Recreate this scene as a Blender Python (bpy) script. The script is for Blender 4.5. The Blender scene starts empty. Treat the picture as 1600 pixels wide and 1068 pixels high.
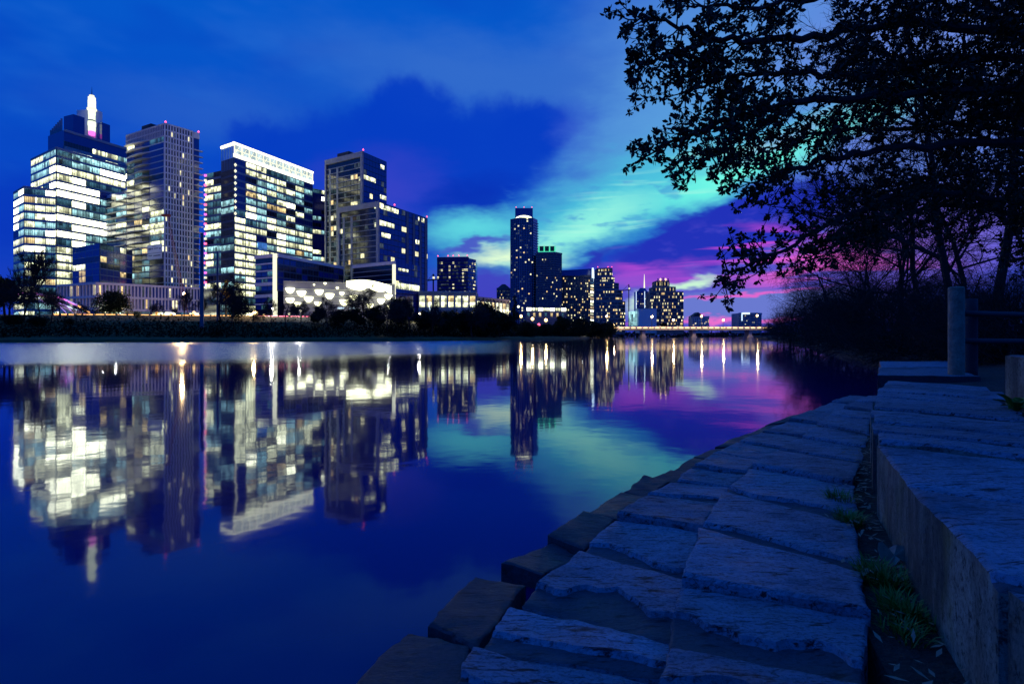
import bpy, math, random
from mathutils import Vector, noise
sc = bpy.context.scene
COL = sc.collection
PI = math.pi
R = math.radians
# ------------------------------------------------------------------ camera, sky, sun, exposure
F = 889.0      # focal length in pixels of the 1600 px wide photograph
HY = 524.0     # row of the horizon
CZ = 1.5       # eye height above the lake
cam = bpy.data.cameras.new('camera')
camo = bpy.data.objects.new('camera', cam)
COL.objects.link(camo)
camo.location = (0, 0, CZ)
camo.rotation_euler = (R(90), 0, 0)
cam.sensor_width = 36
cam.lens = F / 1600 * 36
cam.shift_y = -10 / 1600
cam.clip_start = 0.05
cam.clip_end = 6000
sc.camera = camo
sc.view_settings.view_transform = 'Standard'
sc.view_settings.look = 'None'
sc.view_settings.exposure = 0
sc.view_settings.gamma = 1
sc.cycles.use_denoising = True
sc.cycles.max_bounces = 4
sc.cycles.diffuse_bounces = 2
sc.cycles.glossy_bounces = 3
sc.cycles.sample_clamp_indirect = 12.0
sc.cycles.caustics_reflective = False
sc.cycles.caustics_refractive = False


def lin(r, g, b):
    f = lambda c: (c / 255 / 12.92) if c / 255 <= 0.04045 else ((c / 255 + 0.055) / 1.055) ** 2.4
    return (f(r), f(g), f(b))


def make_world():
    w = bpy.data.worlds.new('World')
    sc.world = w
    w.use_nodes = True
    nt = w.node_tree
    N, L = nt.nodes, nt.links
    N.clear()

    def new(t, **k):
        n = N.new(t)
        for a, b in k.items():
            setattr(n, a, b)
        return n

    def math_(op, a, b=None, c=None):
        n = new('ShaderNodeMath', operation=op)
        for i, x in enumerate((a, b, c)):
            if x is None:
                continue
            if isinstance(x, (int, float)):
                n.inputs[i].default_value = x
            else:
                L.new(x, n.inputs[i])
        return n.outputs[0]
    out = new('ShaderNodeOutputWorld')
    bg = new('ShaderNodeBackground')
    bg.inputs['Strength'].default_value = 0.1
    L.new(bg.outputs[0], out.inputs[0])
    tc = new('ShaderNodeTexCoord')
    sep = new('ShaderNodeSeparateXYZ')
    L.new(tc.outputs['Generated'], sep.inputs[0])
    az = math_('ARCTAN2', sep.outputs[0], sep.outputs[1])
    hyp = math_('SQRT', math_('ADD', math_('MULTIPLY', sep.outputs[0], sep.outputs[0]), math_('MULTIPLY', sep.outputs[1], sep.outputs[1])))
    el = math_('ARCTAN2', sep.outputs[2], hyp)
    ae = new('ShaderNodeCombineXYZ')
    L.new(az, ae.inputs[0])
    L.new(el, ae.inputs[1])

    def noise_(vec, scale, detail, rough=0.55):
        n = new('ShaderNodeTexNoise')
        n.inputs['Scale'].default_value = scale
        n.inputs['Detail'].default_value = detail
        n.inputs['Roughness'].default_value = rough
        L.new(vec, n.inputs['Vector'])
        return n

    def warp(vec, src, amp):
        s = new('ShaderNodeVectorMath', operation='SUBTRACT')
        L.new(src.outputs['Color'], s.inputs[0])
        s.inputs[1].default_value = (0.5, 0.5, 0.5)
        m = new('ShaderNodeVectorMath', operation='MULTIPLY_ADD')
        L.new(s.outputs[0], m.inputs[0])
        m.inputs[1].default_value = amp
        L.new(vec, m.inputs[2])
        return m.outputs[0]
    # the clouds are drawn out along one wind direction
    mp = new('ShaderNodeMapping')
    mp.inputs['Rotation'].default_value = (0, 0, R(-16))
    mp.inputs['Scale'].default_value = (1.0, 2.6, 1)
    L.new(ae.outputs[0], mp.inputs[0])
    n1 = noise_(mp.outputs[0], 3.2, 2)
    n2 = noise_(mp.outputs[0], 13.0, 3.5, 0.6)
    v1 = warp(ae.outputs[0], n1, (0.07, 0.04, 0))
    v = warp(v1, n2, (0.085, 0.05, 0))
    # rounder, ragged heads for the heavy cloud
    n4 = noise_(ae.outputs[0], 11.0, 4, 0.6)
    vr = warp(v1, n4, (0.09, 0.085, 0))
    mp2 = new('ShaderNodeMapping')
    mp2.inputs['Rotation'].default_value = (0, 0, R(-5))
    mp2.inputs['Scale'].default_value = (1.7, 24.0, 1)
    L.new(v1, mp2.inputs[0])
    streak = noise_(mp2.outputs[0], 2.0, 3, 0.5)
    n3 = noise_(mp.outputs[0], 5.5, 3, 0.6)

    # clear sky: dusk physical sky under the graded blue of the photograph
    sky = new('ShaderNodeTexSky', sky_type='NISHITA')
    sky.sun_disc = False
    sky.sun_elevation = R(-3)
    sky.sun_rotation = R(25)
    ramp = new('ShaderNodeValToRGB')
    e = ramp.color_ramp.elements
    pts = [(0.0, (24, 54, 186)), (0.12, (4, 68, 196)), (0.3, (2, 88, 202)), (0.55, (0, 84, 196)), (1.0, (0, 60, 160))]
    while len(e) < len(pts):
        e.new(0.5)
    for i, (p, c) in enumerate(pts):
        e[i].position = p
        e[i].color = (*lin(*c), 1)
    L.new(math_('DIVIDE', math_('MAXIMUM', el, 0.0), PI / 2), ramp.inputs[0])
    cur = ramp.outputs[0]

    def mix(fac, col, a):
        m = new('ShaderNodeMix', data_type='RGBA')
        L.new(fac, m.inputs[0])
        L.new(a, m.inputs[6])
        if isinstance(col, tuple):
            m.inputs[7].default_value = (*lin(*col), 1)
        else:
            L.new(col, m.inputs[7])
        return m.outputs[2]

    def blob(cx, cy, rx, ry, rot, soft, amt=1.0, vec=None, mod=None):
        """a soft elongated patch of sky: centre and radii as seen from the shore, turned into azimuth and elevation"""
        a = math.atan((cx - 800) / F)
        el_ = math.atan((HY - cy) / F * math.cos(a))
        m = new('ShaderNodeMapping', vector_type='TEXTURE')
        m.inputs['Location'].default_value = (a, el_, 0)
        m.inputs['Rotation'].default_value = (0, 0, R(rot))
        m.inputs['Scale'].default_value = (rx / F * math.cos(a) ** 2, ry / F * math.cos(a), 1)
        L.new(vec or v, m.inputs[0])
        ln = new('ShaderNodeVectorMath', operation='LENGTH')
        L.new(m.outputs[0], ln.inputs[0])
        r = new('ShaderNodeMapRange', interpolation_type='SMOOTHSTEP')
        r.inputs[1].default_value = 1.0
        r.inputs[2].default_value = 1.0 - soft
        r.inputs[3].default_value = 0.0
        r.inputs[4].default_value = amt
        L.new(ln.outputs[1], r.inputs[0])
        o = r.outputs[0]
        if mod is not None:
            o = math_('MULTIPLY', o, mod)
        return o

    def thr(src, lo, hi):
        r = new('ShaderNodeMapRange', interpolation_type='SMOOTHSTEP')
        r.inputs[1].default_value = lo
        r.inputs[2].default_value = hi
        L.new(src, r.inputs[0])
        return r.outputs[0]
    # general soft unevenness everywhere
    cur = mix(thr(n3.outputs[0], 0.45, 0.8), (22, 96, 206), cur)
    cur = mix(math_('MULTIPLY', thr(n1.outputs[0], 0.5, 0.72), 0.55), (2, 62, 190), cur)
    # SKY PATCHES
    cur = mix(blob(1130, 90, 420, 240, 12, 0.9, 0.85), (92, 150, 222), cur)
    cur = mix(blob(1480, 120, 520, 330, 0, 0.9, 0.9), (112, 142, 226), cur)
    cur = mix(blob(330, 175, 330, 75, 4, 1.0, 0.7), (40, 96, 200), cur)
    cur = mix(blob(760, 125, 420, 85, -3, 0.9, 0.9), (50, 108, 204), cur)
    # heavy blue cloud built from several heads
    cl = (0, 60, 194)
    cur = mix(blob(560, 275, 230, 125, 0, 0.4, 0.95, vec=vr), cl, cur)
    cur = mix(blob(640, 205, 115, 85, 0, 0.4, 0.95, vec=vr), cl, cur)
    cur = mix(blob(745, 240, 150, 85, 8, 0.4, 0.95, vec=vr), cl, cur)
    cur = mix(blob(838, 205, 85, 55, 20, 0.5, 0.95, vec=vr), cl, cur)
    cur = mix(blob(405, 200, 75, 42, 0, 0.6, 0.85, vec=vr), cl, cur)
    cur = mix(blob(30, 340, 180, 90, 0, 0.7, 0.7), (0, 50, 186), cur)
    cur = mix(blob(590, 300, 150, 90, 10, 1.0, 0.75), (58, 66, 198), cur)
    cur = mix(blob(735, 305, 110, 45, 12, 0.9, 0.7), (0, 44, 178), cur)
    cur = mix(blob(900, 195, 60, 60, 40, 1.0, 0.7), (46, 84, 204), cur)
    # light blue and turquoise gap behind it
    cur = mix(blob(1040, 200, 230, 150, 40, 1.0, 0.85), (90, 160, 222), cur)
    cur = mix(blob(930, 292, 190, 90, 30, 1.0, 0.75), (78, 150, 214), cur)
    cur = mix(blob(975, 312, 400, 88, 20, 1.0, 1.0), (74, 200, 222), cur)
    cur = mix(blob(740, 358, 130, 44, 8, 1.0, 1.0), (92, 212, 224), cur)
    cur = mix(blob(1160, 262, 280, 46, 20, 0.9, 1.0), (112, 250, 230), cur)
    cur = mix(blob(900, 362, 180, 46, 24, 1.0, 1.0), (150, 246, 226), cur)
    cur = mix(blob(790, 402, 110, 26, 4, 1.0, 1.0), (226, 254, 214), cur)
    cur = mix(blob(1215, 215, 170, 18, 18, 1.0, 0.6), (140, 130, 214), cur)
    cur = mix(blob(1340, 190, 190, 40, 18, 1.0, 0.8), (120, 226, 228), cur)
    cur = mix(blob(980, 300, 380, 100, 20, 0.8, 0.8, mod=thr(n2.outputs[0], 0.52, 0.66)), (70, 158, 216), cur)
    cur = mix(blob(960, 330, 330, 60, 22, 0.8, 0.7, mod=thr(streak.outputs[0], 0.52, 0.66)), (176, 250, 228), cur)
    # violet and blue bank under the gap
    cur = mix(blob(745, 383, 90, 11, 10, 0.7, 0.9), (70, 78, 196), cur)
    cur = mix(blob(760, 455, 150, 38, -3, 0.6, 0.95), (62, 64, 192), cur)
    cur = mix(blob(1180, 445, 330, 92, 4, 0.35, 1.0), (86, 82, 204), cur)
    cur = mix(blob(1140, 362, 225, 52, 16, 0.3, 1.0), (28, 46, 184), cur)
    cur = mix(blob(930, 406, 60, 16, 22, 0.8, 0.9), (34, 48, 180), cur)
    cur = mix(blob(1440, 370, 260, 110, 0, 0.9, 0.9), (124, 100, 216), cur)
    cur = mix(blob(1160, 362, 200, 46, 14, 0.8, 0.7, mod=thr(n2.outputs[0], 0.5, 0.64)), (74, 70, 200), cur)
    # rose streaks over the sunset side
    cur = mix(blob(1130, 398, 240, 50, 4, 0.8, 1.0, mod=thr(streak.outputs[0], 0.47, 0.60)), (206, 78, 222), cur)
    cur = mix(blob(1010, 430, 120, 22, 6, 0.8, 0.6), (176, 78, 216), cur)
    cur = mix(blob(1290, 420, 200, 60, 0, 0.8, 0.9, mod=thr(streak.outputs[0], 0.46, 0.58)), (236, 100, 214), cur)
    cur = mix(blob(1150, 478, 280, 36, 0, 0.6, 0.95), (104, 122, 208), cur)
    cur = mix(blob(1150, 462, 200, 6, 3, 0.9, 0.9), (236, 98, 206), cur)
    cur = mix(blob(1150, 503, 260, 8, 0, 0.9, 0.95), (240, 112, 206), cur)
    cur = mix(blob(1080, 437, 75, 13, 6, 0.9, 1.0), (200, 244, 214), cur)
    cur = mix(blob(1000, 472, 40, 26, 0, 0.9, 1.0), (206, 240, 218), cur)
    mixn = new('ShaderNodeMix', data_type='RGBA', blend_type='ADD')
    mixn.inputs[0].default_value = 0.15
    L.new(cur, mixn.inputs[6])
    scl = new('ShaderNodeVectorMath', operation='SCALE')
    scl.inputs['Scale'].default_value = 10.0
    skm = new('ShaderNodeVectorMath', operation='SCALE')
    skm.inputs['Scale'].default_value = 0.1
    L.new(sky.outputs[0], skm.inputs[0])
    L.new(skm.outputs[0], mixn.inputs[7])
    L.new(mixn.outputs[2], scl.inputs[0])
    L.new(scl.outputs[0], bg.inputs['Color'])
    w.cycles.sampling_method = 'MANUAL'
    w.cycles.sample_map_resolution = 256


make_world()
sd = bpy.data.lights.new('city_glow', 'SUN')
sd.energy = 0.035  # weak sun lamp standing in for the glow of the lit city
sd.angle = R(20)
sd.color = (0.9, 1.0, 0.72)
so = bpy.data.objects.new('city_glow', sd)
COL.objects.link(so)
so.rotation_euler = Vector((0.86, -0.4, -0.55)).to_track_quat('-Z', 'Y').to_euler()

# ------------------------------------------------------------------ helpers
def wx(px, Y):
    return (px - 800) / F * Y


def zp(py, Y):
    return CZ + (HY - py) / F * Y


def P(px, Y):
    return Vector((wx(px, Y), Y))


def G(px, py, z):
    """the point of the level z that is seen at this place of the photograph"""
    Y = (CZ - z) * F / (py - HY)
    return Vector((wx(px, Y), Y))


class MB:
    def __init__(s):
        s.v, s.f, s.m = [], [], []

    def add(s, vs, fs, mi=0):
        o = len(s.v)
        s.v.extend(vs)
        s.f.extend([tuple(i + o for i in f) for f in fs])
        s.m.extend([mi] * len(fs))

    def box8(s, q, mi=0):
        s.add(q, [(0, 3, 2, 1), (4, 5, 6, 7), (0, 1, 5, 4), (1, 2, 6, 5), (2, 3, 7, 6), (3, 0, 4, 7)], mi)

    def box(s, c, d, rz=0.0, mi=0):
        x, y, z = d[0] / 2, d[1] / 2, d[2] / 2
        cs, sn = math.cos(rz), math.sin(rz)
        q = []
        for dz in (-z, z):
            for dx, dy in ((-x, -y), (x, -y), (x, y), (-x, y)):
                q.append((c[0] + dx * cs - dy * sn, c[1] + dx * sn + dy * cs, c[2] + dz))
        s.box8(q, mi)

    def prism(s, poly, z0, z1, mi=0):
        n = len(poly)
        a = 0
        for i in range(n):
            p, q = poly[i], poly[(i + 1) % n]
            a += p[0] * q[1] - q[0] * p[1]
        if a < 0:
            poly = poly[::-1]
        zz = z1 if isinstance(z1, (list, tuple)) else [z1] * n
        s.add([(p[0], p[1], z0) for p in poly] + [(p[0], p[1], zz[i]) for i, p in enumerate(poly)],
              [tuple(range(n - 1, -1, -1)), tuple(range(n, 2 * n))] + [(i, (i + 1) % n, n + (i + 1) % n, n + i) for i in range(n)], mi)

    def tube(s, pts, rad, n=6, mi=0, cap=True):
        pts = [Vector(p) for p in pts]
        if not isinstance(rad, (list, tuple)):
            rad = [rad] * len(pts)
        vs, fs = [], []
        for i, p in enumerate(pts):
            d = (pts[min(i + 1, len(pts) - 1)] - pts[max(i - 1, 0)])
            if d.length < 1e-9:
                d = Vector((0, 0, 1))
            d.normalize()
            a = d.cross(Vector((0, 0, 1)) if abs(d.z) < 0.9 else Vector((1, 0, 0))).normalized()
            b = d.cross(a)
            for k in range(n):
                t = 2 * PI * k / n
                w = p + (a * math.cos(t) + b * math.sin(t)) * rad[i]
                vs.append((w.x, w.y, w.z))
        for i in range(len(pts) - 1):
            for k in range(n):
                k2 = (k + 1) % n
                fs.append((i * n + k, i * n + k2, (i + 1) * n + k2, (i + 1) * n + k))
        if cap:
            fs.append(tuple(range(n - 1, -1, -1)))
            fs.append(tuple((len(pts) - 1) * n + k for k in range(n)))
        s.add(vs, fs, mi)

    def build(s, name, mats, parent=None, smooth=False, kind=None, org=None):
        me = bpy.data.meshes.new(name)
        if org is None:
            org = parent.get('_o') if parent is not None else None
            org = Vector(org) if org is not None else Vector((0, 0, 0))
            local = True
        else:
            org = Vector(org)
            local = False
        me.from_pydata([(a - org.x, b - org.y, c - org.z) for a, b, c in s.v], [], s.f)
        for m in (mats if isinstance(mats, (list, tuple)) else [mats]):
            me.materials.append(m)
        if len(me.materials) > 1:
            me.polygons.foreach_set('material_index', s.m)
        if smooth:
            me.polygons.foreach_set('use_smooth', [True] * len(me.polygons))
        me.update()
        o = bpy.data.objects.new(name, me)
        COL.objects.link(o)
        if parent is not None:
            o.parent = parent
            if local:
                o['_o'] = tuple(org)
            else:
                po = parent.get('_o')
                o.location = org - Vector(po)
        elif not local:
            o.location = org
        if kind:
            o['kind'] = kind
        return o


def tag(o, label=None, cat=None, group=None, kind=None):
    if label:
        o['label'] = label
    if cat:
        o['category'] = cat
    if group:
        o['group'] = group
    if kind:
        o['kind'] = kind
    return o


def thing(name, label, cat, loc=(0, 0, 0), group=None):
    o = bpy.data.objects.new(name, None)
    COL.objects.link(o)
    o.location = loc
    o.empty_display_size = 0.2
    o['_o'] = tuple(loc)
    return tag(o, label, cat, group)


def dup(root, loc, rz=0.0, sc_=1.0):
    r = root.copy()
    COL.objects.link(r)
    r.location = loc
    r.rotation_euler = (0, 0, rz)
    r.scale = sc_ if isinstance(sc_, tuple) else (sc_, sc_, sc_)
    for ch in root.children:
        c = ch.copy()
        COL.objects.link(c)
        c.parent = r
        for g in ch.children:
            d = g.copy()
            COL.objects.link(d)
            d.parent = c
    return r


# ------------------------------------------------------------------ materials
MATS = {}


def mat(name, base=(0.5, 0.5, 0.5), rough=0.6, metal=0.0, spec=0.5, emit=None, var=0.0, vscale=1.0, bump=0.0, bscale=8.0):
    m = bpy.data.materials.new(name)
    m.use_nodes = True
    nt = m.node_tree
    b = nt.nodes['Principled BSDF']
    b.inputs['Base Color'].default_value = (*base, 1)
    b.inputs['Roughness'].default_value = rough
    b.inputs['Metallic'].default_value = metal
    b.inputs['Specular IOR Level'].default_value = spec
    geo = nt.nodes.new('ShaderNodeNewGeometry')
    if var > 0:
        n = nt.nodes.new('ShaderNodeTexNoise')
        n.inputs['Scale'].default_value = vscale
        n.inputs['Detail'].default_value = 5
        nt.links.new(geo.outputs['Position'], n.inputs['Vector'])
        r = nt.nodes.new('ShaderNodeMapRange')
        r.inputs[1].default_value, r.inputs[2].default_value = 0.25, 0.75
        r.inputs[3].default_value, r.inputs[4].default_value = 1 - var, 1 + var
        nt.links.new(n.outputs[0], r.inputs[0])
        s = nt.nodes.new('ShaderNodeVectorMath')
        s.operation = 'SCALE'
        s.inputs[0].default_value = base
        nt.links.new(r.outputs[0], s.inputs['Scale'])
        nt.links.new(s.outputs[0], b.inputs['Base Color'])
    if bump > 0:
        n = nt.nodes.new('ShaderNodeTexNoise')
        n.inputs['Scale'].default_value = bscale
        n.inputs['Detail'].default_value = 6
        nt.links.new(geo.outputs['Position'], n.inputs['Vector'])
        bp = nt.nodes.new('ShaderNodeBump')
        bp.inputs['Strength'].default_value = bump
        bp.inputs['Distance'].default_value = 0.05
        nt.links.new(n.outputs[0], bp.inputs['Height'])
        nt.links.new(bp.outputs[0], b.inputs['Normal'])
    if emit:
        b.inputs['Emission Color'].default_value = (*emit[:3], 1)
        b.inputs['Emission Strength'].default_value = emit[3]
    MATS[name] = m
    return m


def litmat(name, col, strength, vary=0.5, cell=1.7, room=True, sample=False):
    """a lit room behind glass: bays of different brightness, desks and blinds breaking it up, the ceiling brightest"""
    m = bpy.data.materials.new(name)
    m.use_nodes = True
    nt = m.node_tree
    N, L = nt.nodes, nt.links
    b = N['Principled BSDF']
    b.inputs['Base Color'].default_value = (0.02, 0.03, 0.04, 1)
    b.inputs['Roughness'].default_value = 0.15
    b.inputs['Emission Color'].default_value = (*col, 1)
    geo = N.new('ShaderNodeNewGeometry')

    def mul(x, y):
        k = N.new('ShaderNodeMath')
        k.operation = 'MULTIPLY'
        L.new(x, k.inputs[0])
        L.new(y, k.inputs[1])
        return k.outputs[0]

    def rng(src, a, c, d, e):
        r = N.new('ShaderNodeMapRange')
        r.inputs[1].default_value, r.inputs[2].default_value = a, c
        r.inputs[3].default_value, r.inputs[4].default_value = d, e
        L.new(src, r.inputs[0])
        return r.outputs[0]
    mp = N.new('ShaderNodeMapping')
    mp.inputs['Scale'].default_value = (1 / cell, 1 / cell, 0.28)
    L.new(geo.outputs['Position'], mp.inputs[0])
    fl = N.new('ShaderNodeVectorMath')
    fl.operation = 'FLOOR'
    L.new(mp.outputs[0], fl.inputs[0])
    wn = N.new('ShaderNodeTexWhiteNoise')
    L.new(fl.outputs[0], wn.inputs['Vector'])
    st = rng(wn.outputs['Value'], 0.0, 0.7, strength * (1 - vary), strength)
    n = N.new('ShaderNodeTexNoise')
    n.inputs['Scale'].default_value = 0.8
    n.inputs['Detail'].default_value = 4
    n.inputs['Roughness'].default_value = 0.75
    L.new(geo.outputs['Position'], n.inputs['Vector'])
    st = mul(st, rng(n.outputs[0], 0.36, 0.52, 1 - 0.75 * vary, 1.0))
    if room:
        tc = N.new('ShaderNodeTexCoord')
        sp = N.new('ShaderNodeSeparateXYZ')
        L.new(tc.outputs['Generated'], sp.inputs[0])
        st = mul(st, rng(sp.outputs[2], 0.15, 0.7, 1 - 0.6 * vary, 1.0))
        oi = N.new('ShaderNodeObjectInfo')
        st = mul(st, rng(oi.outputs['Random'], 0, 1, 1 - 0.55 * vary, 1.15))
    L.new(st, b.inputs['Emission Strength'])
    m.cycles.emission_sampling = 'AUTO' if sample else 'NONE'
    MATS[name] = m
    return m


def glow(name, col, strength, sample=False):
    m = mat(name, (0.2, 0.2, 0.2), emit=(*col, strength))
    m.cycles.emission_sampling = 'AUTO' if sample else 'NONE'
    return m


litmat('lit_hot', (1.0, 1.0, 0.66), 10.0, 0.5)
litmat('lit_cream', (0.97, 1.0, 0.60), 3.4, 0.9)
litmat('lit_teal', (0.42, 0.82, 0.86), 1.9, 0.92)
litmat('lit_warm', (1.0, 0.74, 0.32), 1.7, 0.85)
litmat('lit_dim', (0.12, 0.36, 0.50), 0.7, 0.95)
litmat('lit_blue', (0.08, 0.32, 1.0), 0.9, 0.6)
litmat('lit_solid', (1.0, 0.98, 0.58), 4.5, 0.15, room=False)
litmat('lit_small', (1.0, 0.92, 0.5), 1.7, 0.65, room=False)
litmat('sm_warm', (1.0, 0.7, 0.28), 1.5, 0.6, room=False)
litmat('sm_teal', (0.42, 0.85, 0.72), 1.0, 0.7, room=False)
litmat('sm_dim', (0.25, 0.34, 0.36), 0.22, 0.9, room=False)
litmat('sm_cream', (1.0, 0.97, 0.56), 2.0, 0.6, room=False)
mat('glass', (0.006, 0.012, 0.03), 0.12, spec=0.9, bump=0.25, bscale=0.35)
mat('glass_blue', (0.010, 0.04, 0.26), 0.15, spec=0.9, bump=0.25, bscale=0.35)
mat('glass_teal', (0.012, 0.035, 0.05), 0.15, spec=0.8)
mat('frame_dark', (0.06, 0.095, 0.13), 0.35, spec=0.7)
mat('frame_teal', (0.16, 0.26, 0.34), 0.3, spec=0.8, var=0.25, vscale=0.3)
mat('frame_grey', (0.34, 0.35, 0.37), 0.6, var=0.15, vscale=0.4)
mat('concrete_pale', (0.78, 0.72, 0.70), 0.7, var=0.12, vscale=0.5)
mat('concrete', (0.38, 0.37, 0.37), 0.8, var=0.2, vscale=0.4, bump=0.2, bscale=2)
mat('stone_brown', (0.24, 0.19, 0.17), 0.8, var=0.2, vscale=0.3)
mat('stone_grey', (0.16, 0.17, 0.21), 0.8, var=0.2, vscale=0.3)
mat('white_panel', (0.78, 0.78, 0.78), 0.5)
mat('hall_panel', (0.17, 0.17, 0.24), 0.6, var=0.15, vscale=0.4)
mat('roof_dark', (0.03, 0.035, 0.05), 0.7)
mat('crane_paint', (0.16, 0.05, 0.02), 0.5)
mat('steel_dark', (0.04, 0.045, 0.06), 0.4, metal=0.3)
mat('pole_steel', (0.10, 0.12, 0.16), 0.45, metal=0.2)
mat('asphalt', (0.05, 0.05, 0.05), 0.85, var=0.2)
mat('bark', (0.022, 0.019, 0.017), 0.9, var=0.3, vscale=6, bump=0.6, bscale=25)
mat('bark_far', (0.022, 0.02, 0.018), 0.9)
mat('leaf', (0.022, 0.034, 0.014), 0.55, spec=0.3, var=0.35, vscale=3)
mat('leaf_far', (0.018, 0.03, 0.013), 0.8, spec=0.1, var=0.5, vscale=0.6)
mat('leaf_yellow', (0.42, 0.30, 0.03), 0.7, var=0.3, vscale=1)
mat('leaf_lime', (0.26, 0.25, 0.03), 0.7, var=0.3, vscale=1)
mat('wood_post', (0.34, 0.26, 0.18), 0.75, var=0.35, vscale=9, bump=0.5, bscale=30)
mat('wood_rail', (0.025, 0.025, 0.035), 0.7)
mat('grass_blade', (0.05, 0.2, 0.02), 0.55, var=0.4, vscale=14)
mat('dry_leaf', (0.36, 0.27, 0.2), 0.7, var=0.3, vscale=25)
mat('straw', (0.3, 0.25, 0.17), 0.8)
litmat('crown_glow', (0.72, 0.92, 0.95), 0.95, 0.5, room=False)
mat('undergrowth', (0.008, 0.014, 0.006), 0.9, spec=0.05)
glow('spire_glow', (0.9, 1.0, 0.66), 1.35)
glow('glow_white', (1.0, 0.97, 0.62), 2.6)
glow('glow_cool', (0.62, 0.82, 1.0), 1.6)
glow('glow_frame', (1.0, 0.98, 0.66), 1.15)
glow('glow_pink', (1.0, 0.16, 0.75), 1.6)
glow('glow_violet', (0.55, 0.3, 1.0), 1.1)
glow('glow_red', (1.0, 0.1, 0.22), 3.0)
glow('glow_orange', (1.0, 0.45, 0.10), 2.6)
glow('glow_amber', (1.0, 0.62, 0.22), 3.2)
glow('glow_green', (0.08, 0.85, 0.45), 1.0)
glow('glow_green_soft', (0.05, 0.5, 0.1), 0.5)
M = MATS


def stone_material(name, base, dark, wet=0.0, streaks=False):
    m = bpy.data.materials.new(name)
    m.use_nodes = True
    nt = m.node_tree
    N, L = nt.nodes, nt.links
    b = N['Principled BSDF']
    geo = N.new('ShaderNodeNewGeometry')
    oi = N.new('ShaderNodeObjectInfo')
    sh = N.new('ShaderNodeVectorMath')
    sh.operation = 'MULTIPLY_ADD'
    L.new(oi.outputs['Random'], sh.inputs[0])
    sh.inputs[1].default_value = (31.0, 17.0, 5.0)
    L.new(geo.outputs['Position'], sh.inputs[2])

    def nz(scale, det, rough, sca=(1, 1, 1), rot=0):
        mp = N.new('ShaderNodeMapping')
        mp.inputs['Scale'].default_value = sca
        mp.inputs['Rotation'].default_value = (0, 0, rot)
        L.new(sh.outputs[0], mp.inputs[0])
        n = N.new('ShaderNodeTexNoise')
        n.inputs['Scale'].default_value = scale
        n.inputs['Detail'].default_value = det
        n.inputs['Roughness'].default_value = rough
        L.new(mp.outputs[0], n.inputs['Vector'])
        return n.outputs[0]

    def rng(src, a, b_, c=0.0, d=1.0):
        r = N.new('ShaderNodeMapRange')
        r.inputs[1].default_value, r.inputs[2].default_value = a, b_
        r.inputs[3].default_value, r.inputs[4].default_value = c, d
        L.new(src, r.inputs[0])
        return r.outputs[0]

    def mixc(f, a, c):
        x = N.new('ShaderNodeMix')
        x.data_type = 'RGBA'
        L.new(f, x.inputs[0])
        for i, y in ((6, a), (7, c)):
            if isinstance(y, tuple):
                x.inputs[i].default_value = (*y, 1)
            else:
                L.new(y, x.inputs[i])
        return x.outputs[2]
    big = nz(2.2, 5, 0.6)
    mid = nz(9, 8, 0.72, (0.5, 1.6, 1), R(12))
    fine = nz(48, 8, 0.8, (0.9, 1.15, 1), R(12))
    pits = nz(20, 6, 0.7, (0.3, 1.5, 1), R(12))
    c = mixc(rng(big, 0.3, 0.7), tuple(x * 0.62 for x in base), base)
    c = mixc(rng(mid, 0.42, 0.68, 0, 0.6), c, tuple(min(1, x * 1.3) for x in base))
    c = mixc(rng(fine, 0.48, 0.62, 0, 0.7), c, dark)
    c = mixc(rng(pits, 0.56, 0.62, 0, 0.92), c, dark)
    crack = nz(3.2, 4, 0.6, (0.35, 1.5, 1), R(12))
    ck = N.new('ShaderNodeMath')
    ck.operation = 'ABSOLUTE'
    k2 = N.new('ShaderNodeMath')
    k2.operation = 'SUBTRACT'
    L.new(crack, k2.inputs[0])
    k2.inputs[1].default_value = 0.5
    L.new(k2.outputs[0], ck.inputs[0])
    c = mixc(rng(ck.outputs[0], 0.0, 0.007, 0.75, 0.0), c, dark)
    hs = N.new('ShaderNodeHueSaturation')
    L.new(rng(oi.outputs['Random'], 0, 1, 0.72, 1.22), hs.inputs['Value'])
    L.new(c, hs.inputs['Color'])
    c = hs.outputs[0]
    stain = nz(1.1, 6, 0.7)
    c = mixc(rng(stain, 0.50, 0.66, 0, 0.6), c, tuple(x * 1.6 for x in dark))
    if streaks:
        st = nz(1.5, 6, 0.65, (2.2, 2.2, 0.7))
        c = mixc(rng(st, 0.40, 0.60, 0, 0.85), c, dark)
        ms = nz(2.1, 4, 0.6, (1.5, 1.5, 0.7))
        c = mixc(rng(ms, 0.55, 0.7, 0, 0.55), c, (0.12, 0.16, 0.04))
    L.new(c, b.inputs['Base Color'])
    L.new(rng(big, 0.3, 0.7, 0.55 - wet, 0.9 - wet), b.inputs['Roughness'])
    b.inputs['Specular IOR Level'].default_value = 0.3 + wet
    hh = N.new('ShaderNodeMath')
    hh.operation = 'ADD'
    L.new(rng(mid, 0.2, 0.8, 0, 1.0), hh.inputs[0])
    L.new(rng(fine, 0.2, 0.8, 0, 0.28), hh.inputs[1])
    h2 = N.new('ShaderNodeMath')
    h2.operation = 'SUBTRACT'
    L.new(hh.outputs[0], h2.inputs[0])
    L.new(rng(pits, 0.60, 0.68, 0, 0.9), h2.inputs[1])
    bp = N.new('ShaderNodeBump')
    bp.inputs['Strength'].default_value = 0.75
    bp.inputs['Distance'].default_value = 0.014
    L.new(h2.outputs[0], bp.inputs['Height'])
    L.new(bp.outputs[0], b.inputs['Normal'])
    MATS[name] = m
    return m


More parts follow.
